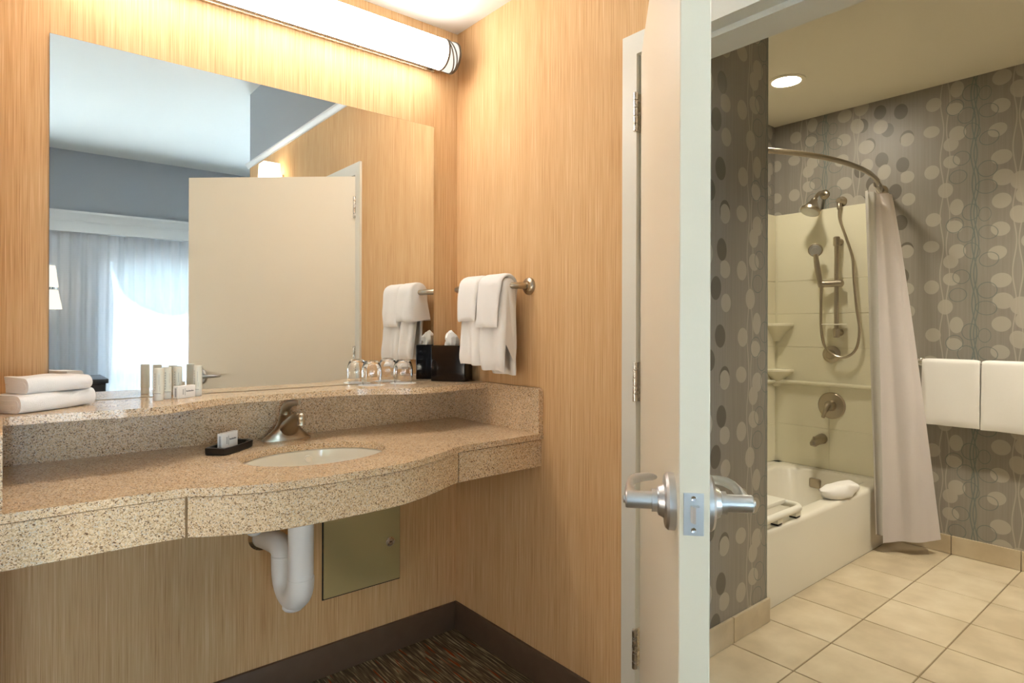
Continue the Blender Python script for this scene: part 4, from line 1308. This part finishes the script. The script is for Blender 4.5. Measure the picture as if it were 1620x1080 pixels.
lump('washcloth', (1.975, -0.700, TZ), (0.95, -0.17, 0), 0.31, 0.105, 0.068, 'crumpled white washcloth lying on the tub rim by the curtain', 'towel', 3)

# curtain rod and shower curtain
ZR = 2.045
rod = thing('curtain_rod', 'curved nickel shower curtain rod above the tub', 'curtain rod', (1.8, -0.75, ZR))
rp_ = [(1.046, -0.575, ZR), (1.12, -0.615, ZR), (1.25, -0.676, ZR), (1.39, -0.738, ZR), (1.55, -0.787, ZR), (1.76, -0.816, ZR), (1.99, -0.816, ZR), (2.2, -0.784, ZR), (2.42, -0.728, ZR), (2.558, -0.692, ZR)]
rs_ = spline(rp_, 6)
bm = B(); tube(bm, rs_, 0.0125, 14); finish('rod', bm, 'bronze_nickel', rod)
for p, ax in ((rs_[0], (1, 0, 0)), (Vector((XF, -0.69, ZR)), (-1, 0, 0))):
    bm = B(); lathe(bm, [(0.032, 0), (0.032, 0.006), (0.02, 0.014), (0.016, 0.022)], (1.04 if ax[0] > 0 else XF, p.y, p.z), ax, 24); finish('rod_flange', bm, 'bronze_nickel', rod)
sc = thing('shower_curtain', 'white waffle weave shower curtain drawn to the wall', 'curtain', (2.35, -0.85, 0.06))
def rod_at(x):
    for a, b_ in zip(rs_[:-1], rs_[1:]):
        if a.x <= x <= b_.x:
            t = (x - a.x) / (b_.x - a.x); return a.lerp(b_, t)
    return rs_[-1]
def curtain_sheet(A0, A1, B0, B1, nf, amp0, amp1, z0, z1, ph, mat, name, th=0.002, edge=0.0):
    """A0->A1 plan line at the top, B0->B1 at the bottom"""
    A0, A1, B0, B1 = [Vector(p) for p in (A0, A1, B0, B1)]
    ns, nz_ = 150, 44
    bm = B()
    rows_ = []
    for k in range(nz_ + 1):
        t = k / nz_
        row = []
        te = t ** 0.9
        for j in range(ns + 1):
            s = j / ns
            P0 = A0.lerp(A1, s); P1 = B0.lerp(B1, s)
            p = P0.lerp(P1, te)
            d = (A1 - A0).lerp(B1 - B0, te).normalized(); nrm = Vector((d.y, -d.x))
            amp = amp0 + (amp1 - amp0) * te
            w_ = math.sin(2 * math.pi * nf * s + ph) + 0.35 * math.sin(2 * math.pi * nf * 2 * s + 1.3 * ph + 2 * t) + 0.3 * math.sin(5 * s + 3 * t + ph)
            q = p + nrm * (amp * w_) + d * (0.35 * amp * math.sin(4 * math.pi * nf * s + ph))
            z = z1 + (z0 - z1) * t + edge * (s - 0.5) * t
            row.append(bm.verts.new((q.x, q.y, z)))
        rows_.append(row)
    for a, b_ in zip(rows_[:-1], rows_[1:]):
        for j in range(ns):
            bm.faces.new((a[j], a[j + 1], b_[j + 1], b_[j]))
    r_ = bmesh.ops.solidify(bm, geom=bm.faces[:], thickness=th)
    return finish(name, bm, mat, sc, smooth=80)
curtain_sheet((2.30, -0.735), (2.43, -0.790), (2.265, -0.80), (2.46, -1.025), 1.35, 0.012, 0.013, 0.075, 1.992, 2.3, 'curtain_waffle', 'cloth', 0.003, 0.03)
curtain_sheet((2.24, -0.715), (2.33, -0.745), (2.245, -0.772), (2.30, -0.80), 1.5, 0.012, 0.012, 0.10, 1.995, 2.0, 'curtain_liner', 'liner', 0.0012)
for x in (2.25, 2.285, 2.315, 2.345, 2.375, 2.41):
    p = rod_at(x)
    bm = B()
    pts = [Vector((p.x + 0.004 * math.sin(a_), p.y + 0.0165 * math.sin(a_), p.z - 0.012 + 0.030 * math.cos(a_))) for a_ in [2 * math.pi * k / 20 for k in range(21)]]
    tube(bm, pts, 0.0019, 6, cap=False); finish('ring', bm, 'chrome', sc)

# recessed downlight
dl_c = Vector((1.857, -0.461, ZB))
dl = thing('recessed_light', 'round glowing recessed ceiling light over the tub', 'light', dl_c)
bm = B(); lathe(bm, [(0.070, -0.001), (0.074, -0.006), (0.098, -0.006), (0.100, -0.002), (0.100, 0.0)], dl_c, n=40, cap=(False, False)); finish('trim_ring', bm, 'bath_ceiling', dl)
bm = B(); lathe(bm, [(0.0, -0.0035), (0.071, -0.0035), (0.072, -0.0015)], dl_c, n=40, cap=(False, False)); finish('lens', bm, 'downlight_glow', dl)
d2 = Vector((1.72, -1.80, ZB))  # second downlight, added out of view to brighten the bathroom
dl2 = thing('recessed_light', 'unseen round baffled ceiling light added over the bathroom floor near the door', 'light', d2)
bm = B(); lathe(bm, [(0.080, 0.088), (0.080, -0.001), (0.084, -0.006), (0.102, -0.006), (0.104, 0.0)], d2, n=40, cap=(False, False)); finish('baffle', bm, 'bath_ceiling', dl2)
bm = B(); lathe(bm, [(0.0, 0.080), (0.066, 0.080), (0.068, 0.086)], d2, n=40, cap=(False, False)); finish('lens', bm, 'added_downlight_glow', dl2)


# ------------------------------------------------------------------ bedroom seen in the mirror
win = thing('window_1', 'wide bright bedroom window behind sheer curtains', None, ((w[0] + w[1]) / 2, YF - 0.07, w[2]), kind='structure')
bm = B()
t_ = 0.045
yb0, yb1 = YF - 0.10, YF - 0.04
for b_ in ((w[0], w[1], yb0, yb1, w[3] - t_, w[3]), (w[0], w[1], yb0, yb1, w[2], w[2] + t_), (w[0], w[0] + t_, yb0, yb1, w[2] + t_, w[3] - t_), (w[1] - t_, w[1], yb0, yb1, w[2] + t_, w[3] - t_), (0.70, 0.75, yb0, yb1, w[2] + t_, w[3] - t_)):
    box(bm, *b_)
finish('window_frame', bm, 'window_frame', win, smooth=0)
for a, b_ in ((w[0] + t_, 0.70), (0.75, w[1] - t_)):
    bm = B(); box(bm, a, b_, YF - 0.074, YF - 0.070, w[2] + t_, w[3] - t_); finish('pane', bm, 'window_glass', win, smooth=0)
win2 = thing('added_window', 'unseen narrower bedroom window added for daylight, left of the desk', None, ((W2[0] + W2[1]) / 2, YF - 0.07, W2[2]), kind='structure')  # second window, added out of view to bring in cool daylight
bm = B()
for b_ in ((W2[0], W2[1], yb0, yb1, W2[3] - t_, W2[3]), (W2[0], W2[1], yb0, yb1, W2[2], W2[2] + t_), (W2[0], W2[0] + t_, yb0, yb1, W2[2] + t_, W2[3] - t_), (W2[1] - t_, W2[1], yb0, yb1, W2[2] + t_, W2[3] - t_)):
    box(bm, *b_)
finish('window_frame', bm, 'window_frame', win2, smooth=0)
bm = B(); box(bm, W2[0] + t_, W2[1] - t_, YF - 0.074, YF - 0.070, W2[2] + t_, W2[3] - t_); finish('pane', bm, 'window_glass', win2, smooth=0)
def fold_curtain(name, x0, x1, y, z0, z1, nf, amp, mat, label, ph):
    bm = B()
    ns = int((x1 - x0) * 110)
    rows_ = []
    for k in range(13):
        t = k / 12
        row = []
        for j in range(ns + 1):
            s = j / ns
            x = x0 + (x1 - x0) * s
            yy = y + amp * (math.sin(2 * math.pi * nf * s + ph) + 0.5 * math.sin(2 * math.pi * nf * 0.37 * s + 1 + ph) + 0.35 * math.sin(2 * math.pi * nf * 2.3 * s + 2 + 0.7 * t)) * (0.75 + 0.25 * t)
            row.append(bm.verts.new((x + 0.006 * math.sin(9 * s + 2 * t), yy, z1 + (z0 - z1) * t)))
        rows_.append(row)
    for a, b_ in zip(rows_[:-1], rows_[1:]):
        for j in range(ns):
            bm.faces.new((a[j], a[j + 1], b_[j + 1], b_[j]))
    return tag(finish(name, bm, mat, smooth=80), label, 'curtain')
fold_curtain('sheer_curtain', -1.42, 0.62, YF + 0.085, 0.02, 2.163, 19, 0.017, 'sheer_curtain', 'pale sheer curtain hanging at the lamp side of the bedroom window', 0.0)
fold_curtain('sheer_curtain', 2.05, 2.5, YF + 0.085, 0.02, 2.163, 9, 0.024, 'sheer_curtain', 'pale sheer curtain pushed aside, out of view, to let daylight in', 1.1)  # unseen panel, left open so the hidden window half lights the room

dk = thing('desk', 'dark wood desk in front of the bedroom curtains', 'desk', (-1.4, -4.95, 0))
bm = B(); box(bm, -2.2, -0.70, -5.30, -4.66, 0.705, 0.745, bev=0.003); finish('top', bm, 'dark_wood', dk)
for x0, x1 in ((-2.18, -1.75), (-1.15, -0.72)):
    bm = B(); box(bm, x0, x1, -5.28, -4.69, 0.0, 0.705); pd = finish('pedestal', bm, 'dark_wood', dk, smooth=0)
    for z0, z1 in ((0.03, 0.25), (0.26, 0.47), (0.48, 0.69)):
        bm = B(); box(bm, x0 + 0.01, x1 - 0.01, -4.69, -4.672, z0, z1, bev=0.003); finish('drawer', bm, 'dark_wood', pd)
lm = thing('floor_lamp', 'slim lamp with two stacked cream shades beside the bedroom window', 'lamp', (-1.145, -5.325, 0.745))
lx, ly = -1.145, -5.2
bm = B(); lathe(bm, [(0.09, 0), (0.09, 0.015), (0.02, 0.022), (0.012, 0.03)], (lx, ly, 0.745), n=28); finish('base', bm, 'brushed_nickel', lm)
bm = B(); tube(bm, [(lx, ly, 0.76), (lx, ly, 1.80)], 0.009, 12); finish('pole', bm, 'brushed_nickel', lm)
for z0, z1, r0, r1 in ((1.392, 1.572, 0.130, 0.098), (1.602, 1.805, 0.102, 0.076)):
    bm = B(); lathe(bm, [(r0, z0), (r1, z1), (r1 - 0.003, z1), (r0 - 0.003, z0), (r0, z0)], (lx, ly, 0), n=36, cap=(False, False)); finish('shade', bm, 'lamp_shade_soft', lm)
bm = B(); lathe(bm, [(0.08, 1.574), (0.10, 1.576), (0.10, 1.598), (0.08, 1.600)], (lx, ly, 0), n=28); finish('band', bm, 'brushed_nickel', lm)

# fill lamp and its chest, added out of view to light under the counter
ch = thing('chest', 'unseen low dark wood chest added to hold the fill lamp', 'chest', (-2.55, -1.3, 0))
bm = B(); box(bm, -2.98, -2.02, -1.62, -0.98, 0.03, 0.50, bev=0.004); finish('body', bm, 'dark_wood', ch)
bm = B(); box(bm, -2.99, -2.0, -1.64, -0.96, 0.50, 0.525, bev=0.003); finish('top', bm, 'dark_wood', ch)
for y0_, y1_ in ((-1.60, -1.31), (-1.29, -1.0)):
    bm = B(); box(bm, -2.02, -2.004, y0_, y1_, 0.06, 0.48, bev=0.003); dr_ = finish('drawer', bm, 'dark_wood', ch)
    bm = B(); lathe(bm, [(0.008, 0), (0.006, 0.012), (0.014, 0.018), (0.012, 0.026)], (-2.004, (y0_ + y1_) / 2, 0.30), (1, 0, 0), 16); finish('knob', bm, 'brushed_nickel', dr_)
tl = thing('added_fill_lamp', 'unseen added fill lamp with a wide cream drum shade on the low chest', 'lamp', (-2.3, -1.35, 0.525))
lx2, ly2 = -2.3, -1.35
bm = B(); lathe(bm, [(0.08, 0), (0.08, 0.012), (0.05, 0.02), (0.06, 0.08), (0.055, 0.15), (0.02, 0.20), (0.012, 0.22), (0.012, 0.34)], (lx2, ly2, 0.525), n=32); finish('base', bm, 'brushed_nickel', tl)
bm = B(); lathe(bm, [(0.20, 0.74), (0.18, 1.02), (0.177, 1.02), (0.197, 0.74), (0.20, 0.74)], (lx2, ly2, 0), n=36, cap=(False, False)); finish('shade', bm, 'fill_glow', tl)

sn = thing('wall_sconce', 'small glowing wall sconce below the crown moulding', 'light', (0, -2.09, 2.1))
bm = B(); box(bm, -0.015, 0.0, -2.13, -2.05, 2.11, 2.25, bev=0.004); finish('back_plate', bm, 'brushed_nickel', sn)
bm = B(); tube(bm, [(-0.012, -2.09, 2.17), (-0.075, -2.09, 2.17)], 0.008, 10); finish('arm', bm, 'brushed_nickel', sn)
bm = B()
sqr = lambda h, z: [Vector((-0.085 + h * a, -2.09 + h * b_, z)) for a, b_ in ((-1, -1), (1, -1), (1, 1), (-1, 1))]
loft(bm, [sqr(.062, 2.10), sqr(.052, 2.315), sqr(.050, 2.315), sqr(.060, 2.10), sqr(.062, 2.10)], True, (False, False)); finish('shade', bm, 'lamp_shade_glow', sn, smooth=0)

# ------------------------------------------------------------------ outside the window
bm = B(); box(bm, -14, 14, -32, YF - 0.14, -0.5, -0.35)
tag(finish('floor_outside', bm, 'pavement', smooth=0), 'pale sunlit pavement outside the window', kind='structure')
random.seed(4)
def tree(x, y, h, r, label):  # trees added to darken the upper part of the window view
    e = thing('tree', label, 'tree', (x, y, -0.35), 'trees added outside the window')
    bm = B(); tube(bm, [(x, y, -0.35), (x + .1, y, h * .35), (x, y + .1, h * .6)], [.16, .12, .08], 10); finish('trunk', bm, 'bark', e)
    bm = B()
    for k in range(14):
        a, b_ = random.uniform(0, 6.28), random.uniform(-0.6, 0.9)
        c = Vector((x + r * .6 * math.cos(a), y + r * .5 * math.sin(a), h * .62 + b_ * r * .8))
        q = bmesh.ops.create_icosphere(bm, subdivisions=2, radius=r * random.uniform(.35, .55))
        for v in q['verts']:
            v.co = c + v.co * (1 + 0.25 * noise.noise(v.co * 5 + c))
    finish('crown', bm, 'foliage', e, smooth=40)
tree(-6.2, -17, 5.0, 2.3, 'leafy tree added outside, beyond the added narrower window')
tree(0.6, -17.5, 5.4, 2.6, 'leafy tree added outside to dim the window, faint behind the sheer curtain')
tree(7.4, -17, 5.0, 2.3, 'leafy tree added outside, at the far side hidden by the open door')
